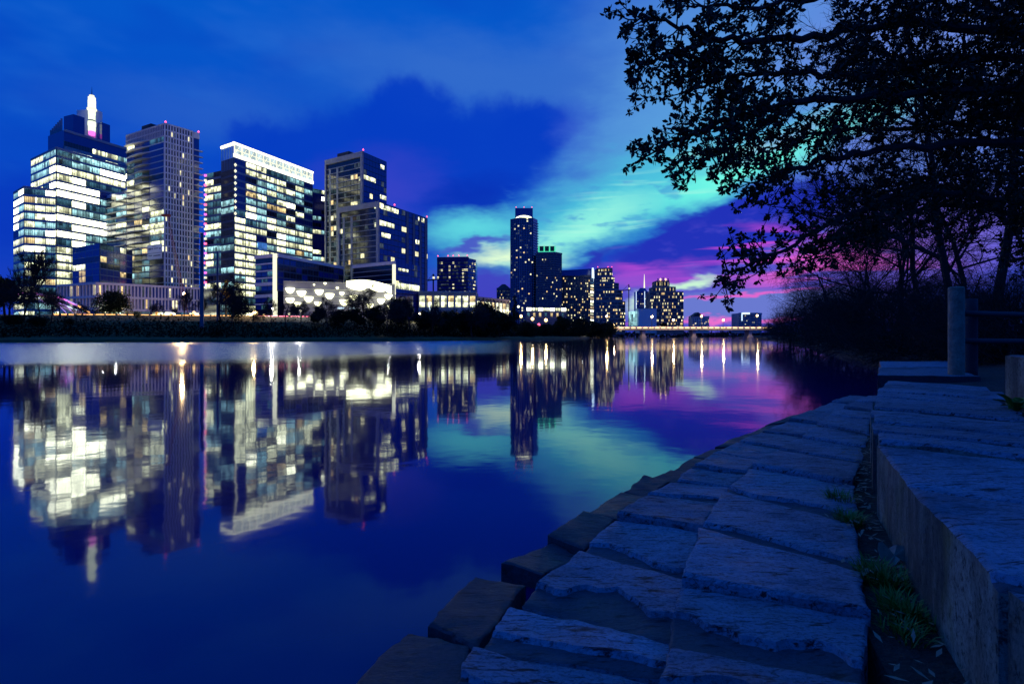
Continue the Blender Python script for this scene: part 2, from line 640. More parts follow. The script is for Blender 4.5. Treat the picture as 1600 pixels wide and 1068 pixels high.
stone_material('limestone', (0.21, 0.31, 0.40), (0.015, 0.02, 0.025))
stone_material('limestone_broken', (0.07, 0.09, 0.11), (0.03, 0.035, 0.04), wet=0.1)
stone_material('limestone_wet_shaded', (0.04, 0.06, 0.08), (0.02, 0.025, 0.03), wet=0.1)  # wet ledge slabs; also painted shade on the sides of the wall end
stone_material('limestone_wall', (0.23, 0.34, 0.29), (0.025, 0.04, 0.04), streaks=True)
mat('soil', (0.045, 0.038, 0.03), 0.95, var=0.5, vscale=14, bump=0.9, bscale=40)
mat('bank_grass', (0.09, 0.08, 0.015), 0.9, var=0.5, vscale=0.35, bump=0.8, bscale=2)


def water_material():
    m = bpy.data.materials.new('lake_water')
    m.use_nodes = True
    nt = m.node_tree
    N, L = nt.nodes, nt.links
    N.remove(N['Principled BSDF'])
    b = N.new('ShaderNodeBsdfGlossy')
    b.inputs['Color'].default_value = (0.84, 0.90, 1.0, 1)
    body = N.new('ShaderNodeBsdfDiffuse')
    body.inputs['Color'].default_value = (0.0, 0.0, 0.11, 1)
    fr = N.new('ShaderNodeFresnel')
    fr.inputs['IOR'].default_value = 1.5
    ms = N.new('ShaderNodeMixShader')
    L.new(fr.outputs[0], ms.inputs[0])
    L.new(body.outputs[0], ms.inputs[1])
    L.new(b.outputs[0], ms.inputs[2])
    L.new(ms.outputs[0], N['Material Output'].inputs['Surface'])
    geo = N.new('ShaderNodeNewGeometry')
    sep = N.new('ShaderNodeSeparateXYZ')
    L.new(geo.outputs['Position'], sep.inputs[0])
    # wind-ruffled water towards the far shore, calm near the steps and in the channel
    mp = N.new('ShaderNodeMapping')
    mp.inputs['Rotation'].default_value = (0, 0, R(-8))
    mp.inputs['Scale'].default_value = (0.010, 0.05, 1)
    L.new(geo.outputs['Position'], mp.inputs[0])
    n = N.new('ShaderNodeTexNoise')
    n.inputs['Scale'].default_value = 1.0
    n.inputs['Detail'].default_value = 4
    L.new(mp.outputs[0], n.inputs['Vector'])
    # distance along the lake minus drift to the right
    d = N.new('ShaderNodeMath')
    d.operation = 'MULTIPLY_ADD'
    L.new(sep.outputs[0], d.inputs[0])
    d.inputs[1].default_value = -0.55
    L.new(sep.outputs[1], d.inputs[2])
    d2 = N.new('ShaderNodeMath')
    d2.operation = 'MULTIPLY_ADD'
    L.new(n.outputs[0], d2.inputs[0])
    d2.inputs[1].default_value = 40.0
    L.new(d.outputs[0], d2.inputs[2])
    r = N.new('ShaderNodeMapRange')
    r.interpolation_type = 'SMOOTHSTEP'
    r.inputs[1].default_value, r.inputs[2].default_value = 56, 74
    L.new(d2.outputs[0], r.inputs[0])
    # only where the lake is wide
    r2 = N.new('ShaderNodeMapRange')
    r2.interpolation_type = 'SMOOTHSTEP'
    r2.inputs[1].default_value, r2.inputs[2].default_value = 8, -16
    L.new(sep.outputs[0], r2.inputs[0])
    mu = N.new('ShaderNodeMath')
    mu.operation = 'MULTIPLY'
    L.new(r.outputs[0], mu.inputs[0])
    L.new(r2.outputs[0], mu.inputs[1])
    rr = N.new('ShaderNodeMapRange')
    rr.inputs[3].default_value, rr.inputs[4].default_value = 0.05, 0.27
    L.new(mu.outputs[0], rr.inputs[0])
    L.new(rr.outputs[0], b.inputs['Roughness'])
    n2 = N.new('ShaderNodeTexNoise')
    n2.inputs['Scale'].default_value = 1.1
    n2.inputs['Detail'].default_value = 3
    L.new(geo.outputs['Position'], n2.inputs['Vector'])
    bp = N.new('ShaderNodeBump')
    bp.inputs['Strength'].default_value = 0.065
    bp.inputs['Distance'].default_value = 0.05
    L.new(n2.outputs[0], bp.inputs['Height'])
    L.new(bp.outputs[0], b.inputs['Normal'])
    MATS['lake_water'] = m


water_material()

# ------------------------------------------------------------------ lake and shores
mb = MB()
mb.add([(-3000, -200, 0), (3000, -200, 0), (3000, 4500, 0), (-3000, 4500, 0)], [(0, 1, 2, 3)])
tag(mb.build('lake_water', M['lake_water']), 'still dusk lake mirroring the lit skyline', 'water', kind='structure')
mb = MB()
mb.add([(-3500, -400, -4), (3500, -400, -4), (3500, 5000, -4), (-3500, 5000, -4)], [(0, 1, 2, 3)])
tag(mb.build('lake_bed_ground', M['soil']), 'dark ground sheet under the lake', 'ground', kind='structure')

FAR_SHORE = [(-900, 80), (-400, 98), (-200, 110), (-109, 121), (-68, 128), (-26, 148), (0, 200), (30, 267), (62, 400), (90, 600), (160, 1500)]
FAR_PROF = [(-1.0, -1.0), (0.0, 0.55), (0.4, 0.8), (4.0, 0.95), (7, 1.6), (22, 5.2), (34, 7.0), (60, 8.0), (150, 8.6), (900, 9.0)]


def offset_sheet(line, prof, side, name, material, jit=0.0, seed=0, sub=8):
    rnd = random.Random(seed)
    pts = [Vector(p) for p in line]
    fine = []
    for i in range(len(pts) - 1):
        n = max(1, min(40, int((pts[i + 1] - pts[i]).length / sub)))
        for k in range(n):
            fine.append(pts[i].lerp(pts[i + 1], k / n))
    fine.append(pts[-1])
    for _ in range(6):
        fine = [fine[0]] + [(fine[i - 1] + fine[i] * 2 + fine[i + 1]) / 4 for i in range(1, len(fine) - 1)] + [fine[-1]]
    b = MB()
    vs = []
    for i, p in enumerate(fine):
        t = (fine[min(i + 1, len(fine) - 1)] - fine[max(i - 1, 0)]).normalized()
        n = Vector((-t.y, t.x)) * side
        for d, z in prof:
            q = p + n * d
            vs.append((q.x, q.y, z + (rnd.uniform(-jit, jit) if 0.5 < d < 100 else 0)))
    m = len(prof)
    fs = []
    for i in range(len(fine) - 1):
        for j in range(m - 1):
            f = (i * m + j, (i + 1) * m + j, (i + 1) * m + j + 1, i * m + j + 1)
            fs.append(f if side < 0 else f[::-1])
    b.add(vs, fs)
    return b.build(name, material, smooth=False)


tag(offset_sheet(FAR_SHORE, FAR_PROF, 1, 'far_bank_ground', M['bank_grass'], 0.12, 3), 'dark grassy far bank below the city', 'ground', kind='structure')


def far_z(p):
    """height of the far bank at a point"""
    best, bd = 1e9, 0
    for i in range(len(FAR_SHORE) - 1):
        a, b_ = Vector(FAR_SHORE[i]), Vector(FAR_SHORE[i + 1])
        t = max(0, min(1, (p - a).dot(b_ - a) / (b_ - a).length_squared))
        q = a.lerp(b_, t)
        if (p - q).length < best:
            best = (p - q).length
            s = (b_ - a).x * (p - a).y - (b_ - a).y * (p - a).x
            bd = best if s > 0 else -best
    for i in range(len(FAR_PROF) - 1):
        if FAR_PROF[i][0] <= bd <= FAR_PROF[i + 1][0]:
            u = (bd - FAR_PROF[i][0]) / (FAR_PROF[i + 1][0] - FAR_PROF[i][0])
            return FAR_PROF[i][1] + u * (FAR_PROF[i + 1][1] - FAR_PROF[i][1])
    return FAR_PROF[0][1] if bd < 0 else FAR_PROF[-1][1]


WALL = [Vector(p) for p in ((0.95, -0.6), (1.22, 0.8), (1.44, 1.6), (1.54, 1.80), (1.95, 2.77), (2.55, 4.0), (3.62, 5.75), (5.1, 7.94), (7.4, 11.0), (10.6, 14.6))]


def along(line, dist):
    for i in range(len(line) - 1):
        d = (line[i + 1] - line[i]).length
        if dist <= d or i == len(line) - 2:
            t = (line[i + 1] - line[i]) / d
            return line[i] + t * dist, t
        dist -= d


def length(line):
    return sum((line[i + 1] - line[i]).length for i in range(len(line) - 1))


NEAR = [(0.25, -8), (0.55, 0.8), (1.2, 2.95), (1.85, 4.3), (2.9, 6.1), (4.45, 8.35), (6.9, 11.5), (10, 15.2), (14.5, 22), (22, 38), (42, 82), (70, 150), (112, 262), (185, 400), (270, 700), (420, 1600)]
NEAR_PROF = [(-0.6, -1.5), (0.0, -0.35), (0.3, -0.2), (0.38, 0.24), (0.72, 0.27), (1.0, 0.32), (1.1, 0.62), (2.2, 0.69), (3.2, 0.78), (6, 0.95), (20, 1.4), (80, 2.2), (600, 4.0)]
tag(offset_sheet(NEAR, NEAR_PROF, -1, 'near_bank_ground', M['soil'], 0.02, 5, sub=0.6), 'dark soil of the near bank behind the stone steps', 'ground', kind='structure')


# ------------------------------------------------------------------ stone steps and seat walls
def stone(parent, name, c, ztop, zbot, seed, material, nu=22, nv=14, rough=0.012, chip=0.0, tilt=(0, 0), wob=0.03, side=0.014):
    """one rough-hewn slab: c = front left, front right, back right, back left"""
    c = [Vector(p) for p in c]
    b = MB()
    mats = material if isinstance(material, (list, tuple)) else [material]
    off = Vector((seed * 7.31, seed * 3.7, seed * 1.9))
    lu = ((c[1] - c[0]).length + (c[2] - c[3]).length) / 2
    lv = ((c[3] - c[0]).length + (c[2] - c[1]).length) / 2
    vs = []
    broken = set()
    for j in range(nv + 1):
        for i in range(nu + 1):
            u, v = i / nu, j / nv
            # crowd rows to the rims
            u = 0.5 - 0.5 * math.cos(PI * u) * (1 - 0.25 * math.sin(PI * u))
            cw = 0.0
            if chip > 0:   # a broken, lower front edge; one row of points runs along its lip
                cw = max(0.012, chip * (0.85 + 1.1 * noise.noise(Vector((u * 2.1 + seed, seed * 2.2, 0))) + 0.2 * noise.noise(Vector((u * 8, seed, 3))) + 0.07 * noise.noise(Vector((u * 24, seed, 7)))))
                jc = nv // 4
                cv = cw / lv
                if j < jc:
                    v = max(0.0, cv - 0.014 / lv) * j / (jc - 1)
                else:
                    v = cv + (1 - cv) * (j - jc) / (nv - jc)
            else:
                v = 0.5 - 0.5 * math.cos(PI * v) * (1 - 0.25 * math.sin(PI * v))
            p = c[0].lerp(c[1], u).lerp(c[3].lerp(c[2], u), v)
            q = Vector((p.x, p.y, 0)) + off
            du, dv = min(u, 1 - u) * lu, min(v, 1 - v) * lv
            e = min(du, dv)
            w = max(0, 1 - e / 0.25)
            px_ = p.x + w * wob * noise.noise(q * 2.3) + w * wob * 0.4 * noise.noise(q * 9) + w * wob * 0.3 * noise.noise(q * 27)
            py_ = p.y + w * wob * noise.noise(q * 2.3 + Vector((5, 9, 2))) + w * wob * 0.4 * noise.noise(q * 9 + Vector((1, 4, 8))) + w * wob * 0.3 * noise.noise(q * 27 + Vector((1, 4, 8)))
            z = ztop + rough * 1.6 * noise.noise(q * 1.3) + rough * noise.noise(q * 4.0) + rough * 0.5 * noise.noise(q * 11)
            z += tilt[0] * (u - 0.5) + tilt[1] * (v - 0.5)
            ed = 0.009 + 0.008 * noise.noise(q * 6)
            if e < ed:
                z -= (1 - e / ed) * (0.008 + 0.008 * noise.noise(q * 5))
            if chip > 0 and j < jc:
                z -= (0.024 + 0.012 * noise.noise(q * 3) + 0.10 * (cw - v * lv)) * min(1, cw / 0.05)
                if cw > 0.04:
                    broken.add(j * (nu + 1) + i)
            vs.append((px_, py_, z))
    fs = []
    W_ = nu + 1
    for j in range(nv):
        for i in range(nu):
            a = j * W_ + i
            fs.append((a, a + 1, a + W_ + 1, a + W_))
    rim = [i for i in range(W_)] + [j * W_ + nu for j in range(1, nv + 1)] + [nv * W_ + i for i in range(nu - 1, -1, -1)] + [j * W_ for j in range(nv - 1, 0, -1)]
    o = len(vs)
    n = len(rim)
    cx = sum(p.x for p in c) / 4
    cy = sum(p.y for p in c) / 4
    for ring, f in ((1, 0.3), (2, 1.0)):
        for k in rim:
            x, y, z = vs[k]
            q = Vector((x, y, ring * 3.0)) + off
            wv = side * noise.noise(q * 5)
            dx, dy = x - cx, y - cy
            s = wv / max(0.2, math.hypot(dx, dy))
            vs.append((x + dx * s, y + dy * s, z + (zbot - z) * f))
    for r in range(2):
        for k in range(n):
            k2 = (k + 1) % n
            a0 = rim[k] if r == 0 else o + k
            a1 = rim[k2] if r == 0 else o + k2
            b0, b1 = (o + k, o + k2) if r == 0 else (o + n + k, o + n + k2)
            fs.append((a0, b0, b1, a1))
    ntop = nu * nv
    b.add(vs, fs)
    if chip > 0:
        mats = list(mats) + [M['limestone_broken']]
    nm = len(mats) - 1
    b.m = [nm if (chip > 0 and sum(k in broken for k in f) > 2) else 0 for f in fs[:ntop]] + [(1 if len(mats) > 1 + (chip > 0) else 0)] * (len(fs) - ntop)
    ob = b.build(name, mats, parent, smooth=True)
    try:
        ob.data.set_sharp_from_angle(angle=R(42))
    except Exception:
        pass
    return ob


rs = random.Random(11)
ZL, ZA, ZB, ZC = 0.10, 0.20, 0.30, 0.75
terr = thing('stone_steps', 'wide rough limestone steps curving along the water at the lake edge', 'stone steps', (1.0, 4.0, 0))
# middle step: left edge and the joints between its slabs (left end, right end)
B_J = [((1000, 1230), (1400, 1330)), ((1024, 1085), (1395, 1120)), ((1042, 1000), (1385, 1072)), ((1068, 905), (1378, 962)) , ((1093, 822), (1366, 892)), ((1133, 760), (1350, 815)), ((1172, 725), (1345, 758)),
       ((1217, 699), (1352, 722)), ((1250, 679), (1362, 697)), ((1274, 661), (1364, 677)), ((1296, 647), (1366, 655)), ((1316, 636), (1370, 642)), ((1337, 626), (1376, 630)), ((1356, 617), (1384, 619))]
for k in range(len(B_J) - 1):
    (a, b_), (c_, d_) = B_J[k], B_J[k + 1]
    fl, fr = G(*a, ZB), G(*b_, ZB)
    bl, br = G(*c_, ZB), G(*d_, ZB)
    fr, br = fr + (fl - fr).normalized() * 0.05, br + (bl - br).normalized() * 0.05
    g = 0.012
    vl = (bl - fl).normalized() * g
    vr = (br - fr).normalized() * g
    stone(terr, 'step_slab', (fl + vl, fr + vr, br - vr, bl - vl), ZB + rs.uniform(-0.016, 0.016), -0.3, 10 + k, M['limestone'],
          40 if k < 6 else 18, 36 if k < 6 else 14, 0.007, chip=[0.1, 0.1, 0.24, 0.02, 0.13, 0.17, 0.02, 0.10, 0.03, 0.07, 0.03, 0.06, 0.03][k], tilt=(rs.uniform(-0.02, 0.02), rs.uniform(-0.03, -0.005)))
# lower step
A_J = [((560, 1330), (1000, 1400)), ((700, 1075), (1020, 1165)), ((744, 1008), (1032, 1055)), ((806, 938), (1047, 1003)), ((906, 856), (1066, 905)), ((962, 805), (1090, 826)),
       ((1012, 772), (1118, 783)), ((1052, 748), (1136, 758)), ((1083, 728), (1160, 736)), ((1118, 706), (1185, 716)), ((1152, 688), (1220, 698)), ((1190, 672), (1250, 679)),
       ((1230, 655), (1280, 660)), ((1268, 640), (1304, 643)), ((1300, 627), (1330, 630)), ((1330, 617), (1356, 618))]
for k in range(len(A_J) - 1):
    (a, b_), (c_, d_) = A_J[k], A_J[k + 1]
    fl, fr = G(*a, ZA), G(*b_, ZA)
    bl, br = G(*c_, ZA), G(*d_, ZA)
    ex = (fr - fl).normalized() * 0.03
    vl = (bl - fl).normalized() * 0.012
    vr = (br - fr).normalized() * 0.012
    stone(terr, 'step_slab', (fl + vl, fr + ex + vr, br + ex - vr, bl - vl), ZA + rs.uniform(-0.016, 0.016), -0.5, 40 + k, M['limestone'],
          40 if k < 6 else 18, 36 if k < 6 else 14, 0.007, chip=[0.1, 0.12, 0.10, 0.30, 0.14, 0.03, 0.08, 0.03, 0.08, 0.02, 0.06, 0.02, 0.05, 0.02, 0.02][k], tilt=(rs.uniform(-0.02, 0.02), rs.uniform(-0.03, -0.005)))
# broken slabs awash at the water's edge
LEDGE = [((500, 1130), (690, 1120), (736, 1012), (638, 986)), ((664, 976), (745, 1010), (822, 916), (742, 902)), ((780, 888), (846, 900), (905, 862), (866, 843)), ((856, 836), (908, 852), (962, 806), (914, 799)),
         ((917, 799), (964, 808), (1014, 775), (970, 767)), ((972, 766), (1014, 774), (1046, 752), (1006, 742)), ((1010, 742), (1052, 750), (1082, 731), (1046, 726)),
         ((1050, 725), (1084, 730), (1112, 712), (1082, 709)), ((1084, 708), (1116, 711), (1150, 693), (1112, 696)), ((1118, 694), (1150, 692), (1186, 676), (1150, 680)), ((1156, 678), (1186, 675), (1230, 657), (1192, 663)), ((1196, 662), (1230, 657), (1262, 644), (1236, 648))]
LZ = [0.10, 0.115, 0.085, 0.12, 0.12, 0.125, 0.035, 0.03, 0.04, 0.06, 0.05, 0.07]
for k, q in enumerate(LEDGE):
    z = LZ[k]
    c4 = [G(*p, max(z, 0.08)) for p in q]
    stone(terr, 'ledge_slab', c4, z, -0.5, 70 + k, M['limestone_wet_shaded'], 24 if k < 6 else 10, 18 if k < 6 else 8, 0.006, chip=0, tilt=(-0.03 if k in (2, 3) else 0.0, 0.01 if k != 2 else -0.06), wob=0.035)
terr2 = thing('stone_seat_wall', 'long curved seat wall of limestone blocks with pale streaked face beside the steps', 'stone wall', (2.5, 4.0, 0))
cuts = [0.0, 1.0, 1.75, 2.42, 3.62, 4.85, 5.35, 5.95, 6.5, 7.1, 7.7, 8.4, 9.1, 9.9, 10.8, 11.8, 13.0, 14.5, 16.5]
tot = length(WALL)
for k in range(len(cuts) - 1):
    if cuts[k + 1] > tot or along(WALL, cuts[k + 1])[0].y > 10.4:
        break
    g = 0.02
    p0, t0 = along(WALL, cuts[k] + g)
    p1, t1 = along(WALL, cuts[k + 1] - g)
    n0, n1 = Vector((t0.y, -t0.x)), Vector((t1.y, -t1.x))
    jog = [0, 0, 0.0, -0.01, 0.01, 0.03, 0.0, 0.02, 0.0, 0.03, 0, 0.02, 0, 0.02, 0, 0, 0, 0][k]
    wd = rs.uniform(1.15, 1.4)
    # the joints of the top run almost level across the view
    sk0, sk1 = t0 * -0.35, t1 * -0.35
    stone(terr2, 'wall_block', (p0 + n0 * jog, p0 + n0 * wd + sk0, p1 + n1 * wd + sk1, p1 + n1 * jog), ZC + rs.uniform(-0.022, 0.022), 0.12, 100 + k, [M['limestone'], M['limestone_wall']],
          30 if k < 6 else 14, 26 if k < 6 else 10, 0.010, chip=[0.05, 0.03, 0.04][k % 3], tilt=(rs.uniform(-0.015, 0.015), rs.uniform(-0.015, 0.02)), wob=0.012, side=0.003)
stone(terr2, 'wall_block', (Vector((6.72, 10.45)), Vector((8.3, 10.1)), Vector((10.0, 13.0)), Vector((8.42, 13.05))), ZC + 0.03, -0.4, 131, [M['limestone'], M['limestone_wet_shaded']], 18, 16, 0.008)  # dark side colour stands for the shade on this end face
stone(terr2, 'wall_block', (Vector((8.5, 13.1)), Vector((10.2, 13.2)), Vector((12.5, 16.0)), Vector((10.4, 16.1))), ZC + 0.03, -0.4, 132, [M['limestone'], M['limestone_wet_shaded']], 14, 12, 0.008)  # shade put into the side colour here too
terr3 = thing('upper_stone_wall', 'short upper limestone wall end above the seat wall by the leafy plant', 'stone wall', (5.6, 6.0, 0.6))
stone(terr3, 'wall_block', (Vector((5.02, 5.4)), Vector((6.3, 4.7)), Vector((6.75, 5.6)), Vector((5.42, 6.25))), 1.285, 0.5, 141, [M['limestone'], M['limestone_wall']], 20, 16, 0.006, wob=0.006, side=0.002)
stone(terr3, 'wall_block', (Vector((4.55, 4.4)), Vector((5.8, 3.7)), Vector((6.28, 4.68)), Vector((5.0, 5.38))), 1.27, 0.5, 142, [M['limestone'], M['limestone_wall']], 20, 16, 0.006, wob=0.006, side=0.002)

# ------------------------------------------------------------------ buildings
PANES = {}


def pane_mesh(key):
    if key not in PANES:
        b = MB()
        b.box((0, 0, 0), (1, 1, 1))
        me = bpy.data.meshes.new('window_pane')
        me.from_pydata(b.v, [], b.f)
        me.materials.append(M[key])
        PANES[key] = me
    return PANES[key]


class Face:
    """an upright wall plane between two ground points, left and right as seen from the lake"""
    def __init__(s, p0, p1):
        s.a, s.b = Vector(p0), Vector(p1)
        s.L = (s.b - s.a).length
        s.t = (s.b - s.a) / s.L
        s.n = Vector((s.t.y, -s.t.x))
        if s.n.dot(-(s.a + s.b)) < 0:
            s.n = -s.n
        s.rz = math.atan2(s.t.y, s.t.x)

    def pt(s, u, off, z):
        p = s.a + s.t * (u * s.L) + s.n * off
        return (p.x, p.y, z)

    def slab(s, mbx, u0, u1, z0, z1, o0, o1, mi=0):
        c = s.pt((u0 + u1) / 2, (o0 + o1) / 2, (z0 + z1) / 2)
        mbx.box(c, (abs(u1 - u0) * s.L, abs(o1 - o0), z1 - z0), s.rz, mi)


class Building:
    def __init__(s, name, label, loc, cat='building', group=None):
        s.root = thing(name, label, cat, (loc[0], loc[1], 6.0), group)

    def part(s, name, mbx, mats, kind=None, parent=None, smooth=False):
        return mbx.build(name, mats, parent or s.root, kind=kind, smooth=smooth)

    def body(s, poly, z0, z1, m, name='body'):
        b = MB()
        b.prism([tuple(p) for p in poly], z0, z1)
        return s.part(name, b, m)

    def pane(s, f, u0, u1, z0, z1, key, off=0.1, name='window'):
        o = bpy.data.objects.new(name, pane_mesh(key))
        COL.objects.link(o)
        o.parent = s.root
        c = Vector(f.pt((u0 + u1) / 2, off, (z0 + z1) / 2)) - Vector(s.root['_o'])
        o.location = c
        o.rotation_euler = (0, 0, f.rz)
        o.scale = ((u1 - u0) * f.L, 0.16, z1 - z0)
        return o

    def offices(s, f, z0, z1, nf, nb, pick, band='frame_teal', bh=0.3, proud=0.3, mull=5, mk='frame_dark', gap=0.012, u0=0.0, u1=1.0, bandname='floor_band'):
        """each storey: a spandrel band and a row of windows, every one a part"""
        fh = (z1 - z0) / nf
        for i in range(nf):
            z = z0 + i * fh
            b = MB()
            f.slab(b, u0, u1, z, z + fh * bh, -0.2, proud)
            s.part(bandname, b, M[band])
            row = pick(i)
            for j in range(nb):
                a = u0 + (u1 - u0) * (j / nb) + gap / 2
                c = u0 + (u1 - u0) * ((j + 1) / nb) - gap / 2
                k = row[j % len(row)]
                if k:
                    s.pane(f, a, c, z + fh * bh, z + fh * 0.985, k)
        if mull:
            b = MB()
            n = nb * mull
            for j in range(n + 1):
                u = u0 + (u1 - u0) * j / n
                w = (0.30 if j % mull == 0 else 0.10) / f.L
                f.slab(b, u - w / 2, u + w / 2, z0, z1, 0.0, proud * 0.85)
            s.part('mullions', b, M[mk], kind='stuff')

    def grid(s, mbx, f, z0, z1, nf, nb, pick, wf=0.7, hf=0.6, u0=0.0, u1=1.0, off=0.02, dep=0.12):
        """small windows, real panes joined in one mesh; pick gives the material slot"""
        fh = (z1 - z0) / nf
        for i in range(nf):
            for j in range(nb):
                mi = pick(i, j)
                if mi is None:
                    continue
                uc = u0 + (u1 - u0) * (j + 0.5) / nb
                hw = (u1 - u0) / nb * wf / 2
                zc = z0 + (i + 0.5) * fh
                f.slab(mbx, uc - hw, uc + hw, zc - fh * hf / 2, zc + fh * hf / 2, off, off + dep, mi)

    def bands(s, f, z0, z1, nf, th, material, proud=0.4, u0=0.0, u1=1.0, name='floor_slab'):
        fh = (z1 - z0) / nf
        for i in range(nf + 1):
            b = MB()
            f.slab(b, u0, u1, z0 + i * fh - th / 2, z0 + i * fh + th / 2, -0.1, proud)
            s.part(name, b, material)

    def ribs(s, f, z0, z1, n, w, material, proud=0.35, u0=0.0, u1=1.0, name='mullions'):
        b = MB()
        for j in range(n + 1):
            u = u0 + (u1 - u0) * j / n
            f.slab(b, u - w / f.L / 2, u + w / f.L / 2, z0, z1, -0.05, proud)
        return s.part(name, b, material, kind='stuff')

    def beacon(s, p, z):
        b = MB()
        b.tube([(p[0], p[1], z - 0.2), (p[0], p[1], z + 0.7)], [0.12, 0.12], 5)
        m_ = s.part('beacon_mast', b, M['steel_dark'])
        b = MB()
        b.tube([(p[0], p[1], z + 0.7), (p[0], p[1], z + 1.1), (p[0], p[1], z + 1.6)], [0.4, 0.5, 0.2], 6)
        s.part('beacon_lamp', b, M['glow_red'], parent=m_)


def runs(rnd, n, keys, weights, stay=0.55):
    out = []
    k = rnd.choices(keys, weights)[0]
    for _ in range(n):
        if rnd.random() > stay:
            k = rnd.choices(keys, weights)[0]
        out.append(k)
    return out


LITK = ['lit_hot', 'lit_cream', 'lit_teal', 'lit_warm', 'lit_dim', 'glass', 'glass_blue']
SLOTS = ['glass', 'glass_blue', 'lit_small', 'sm_warm', 'sm_teal', 'sm_dim', 'sm_cream']
SM = [M[k] for k in SLOTS]


def spick(seed, dark=0, lit=0.08, warm=0.03, dim=0.1):
    rnd = random.Random(seed)

    def f(i, j):
        r = rnd.random()
        if r < lit:
            return 2
        if r < lit + warm:
            return 3
        if r < lit + warm + dim:
            return 5
        return dark
    return f


# --- 1: glowing stepped office tower with the spire
rnd = random.Random(101)
b1 = Building('stepped_office_tower', 'brightly lit stepped glass office tower topped by a glowing cream and pink spire', P(100, 320))
cB, lB, rB = P(88, 305), P(49, 326), P(196, 341)
cA, lA, rA = P(100, 318), P(75, 328), P(203, 352)
cC, lC, rC = P(38, 299), P(22, 312), P(87, 305.5)
zB, zA, zC = zp(231, 305), zp(203, 318), zp(292, 299)
back = Vector((-6, 40))
b1.body([lB, cB, rB, rB + Vector((-30, 22)), lB + Vector((12, 34))], 6, zB, M['frame_dark'])
b1.body([lA, cA, rA, rA + Vector((-16, 8)), lA + Vector((12, 34))], zB - 8, zA, M['glass_blue'], 'upper_block')
b1.body([lC, cC, rC, rC + Vector((-6, 22)), lC + Vector((2, 20))], 6, zC, M['frame_dark'], 'side_wing')
fBL, fBR = Face(lB, cB), Face(cB, rB)
fAL, fAR = Face(lA, cA), Face(cA, rA)
fCL, fCR = Face(lC, cC), Face(cC, rC)


def pBR(i):   # storeys from the ground up
    if i < 9:
        return ['lit_cream', 'lit_cream', 'glass_blue', 'glass', 'glass']
    if i < 14:
        return runs(rnd, 5, ['lit_hot', 'lit_cream', 'lit_teal', 'lit_dim'], [6, 2, 1, 0.6], 0.6)
    return runs(rnd, 5, LITK, [2.6, 4, 2.4, 0.1, 1.4, 0.2, 0.5], 0.35)


def pBL(i):
    if i < 9:
        return runs(rnd, 4, ['lit_cream', 'lit_teal', 'lit_dim'], [2, 1.5, 2], 0.5)
    if i < 14:
        return runs(rnd, 4, ['lit_hot', 'lit_cream', 'lit_teal'], [5, 2, 1], 0.6)
    return runs(rnd, 4, LITK, [1.6, 4, 3, 0.2, 1.2, 0.2, 0.4], 0.35)


def pC(n):
    def f(i):
        if i < 8:
            return runs(rnd, n, ['lit_cream', 'lit_teal', 'lit_dim', 'lit_warm'], [2, 1.5, 2, 0.5], 0.4)
        return runs(rnd, n, LITK, [3, 4, 2.5, 0.4, 1, 0.2, 0.3], 0.3)
    return f


b1.offices(fBL, 10, zB - 0.6, 21, 4, pBL, bh=0.26)
b1.offices(fBR, 10, zB - 0.6, 21, 5, pBR, bh=0.26)
b1.offices(fAL, zB, zA - 9, 2, 2, lambda i: ['glass_blue', 'glass_blue'], bh=0.2)
b1.offices(fAR, zB - 6, zA - 6, 3, 5, lambda i: runs(rnd, 5, LITK, [1.2, 3, 1, 0, 1, 1.5, 2], 0.4), bh=0.4)
b1.offices(fCL, 10, zC - 0.6, 16, 2, pC(2), bh=0.3)
b1.offices(fCR, 10, zC - 0.6, 16, 3, pC(3), bh=0.3)
m_ = MB()
for f, z in ((fBL, zB), (fBR, zB), (fCL, zC), (fCR, zC), (fAR, zA)):
    f.slab(m_, 0, 1, z - 0.8, z + 0.5, -0.3, 0.4)
b1.part('parapet', m_, M['frame_grey'], kind='stuff')
# glazed plant screen and fins on the roof
for k in range(7):
    m_ = MB()
    p = lA.lerp(cA, k / 9)
    m_.box((p.x + 0.5, p.y + 1.5, zA + 2.0 + k * 0.35), (0.8, 0.5, 4 + k * 0.7), 0.3)
    b1.part('roof_fin', m_, M['frame_grey'])
m_ = MB()
pq = P(116, 332)
m_.box((pq.x, pq.y, (zA + zp(181, 330)) / 2), (9, 6, zp(181, 330) - zA), -0.4)
b1.part('plant_room', m_, M['glass_blue'])
m_ = MB()
pq = P(162, 345)
m_.box((pq.x, pq.y, (zA + zp(194, 345)) / 2 - 2), (3.8, 5, zp(194, 345) - zA + 4), -0.3)
b1.part('plant_room', m_, M['glass_blue'])
pq = P(140, 345)
m_ = MB()
m_.box((pq.x, pq.y, (zA - 4 + zp(174, 345)) / 2), (12.5, 5, zp(174, 345) - zA + 4), -0.12)
sb_ = b1.part('spire_base', m_, M['white_panel'])
sy = 340.0
segs = [(211, 205, 3.0, 'glow_pink'), (205, 198, 3.4, 'spire_glow'), (197, 190, 3.8, 'spire_glow'), (189.5, 187.5, 3.0, 'frame_grey'), (187, 180, 3.2, 'spire_glow'), (179.5, 173, 3.4, 'spire_glow'), (172.5, 169.5, 4.6, 'glow_frame'), (169, 163, 3.7, 'spire_glow'), (162.5, 157, 3.7, 'spire_glow'), (156.5, 152, 3.5, 'spire_glow'), (152, 149, 2.4, 'glow_frame')]
for y0, y1, wd, k in segs:
    m_ = MB()
    q = P(143.5, sy)
    m_.tube([(q.x, q.y, zp(y0, sy)), (q.x, q.y, zp(y1, sy) - 0.1)], [wd / 2 * 1.1, wd / 2 * 1.1], 8)
    b1.part('spire_lantern', m_, M[k])
m_ = MB()
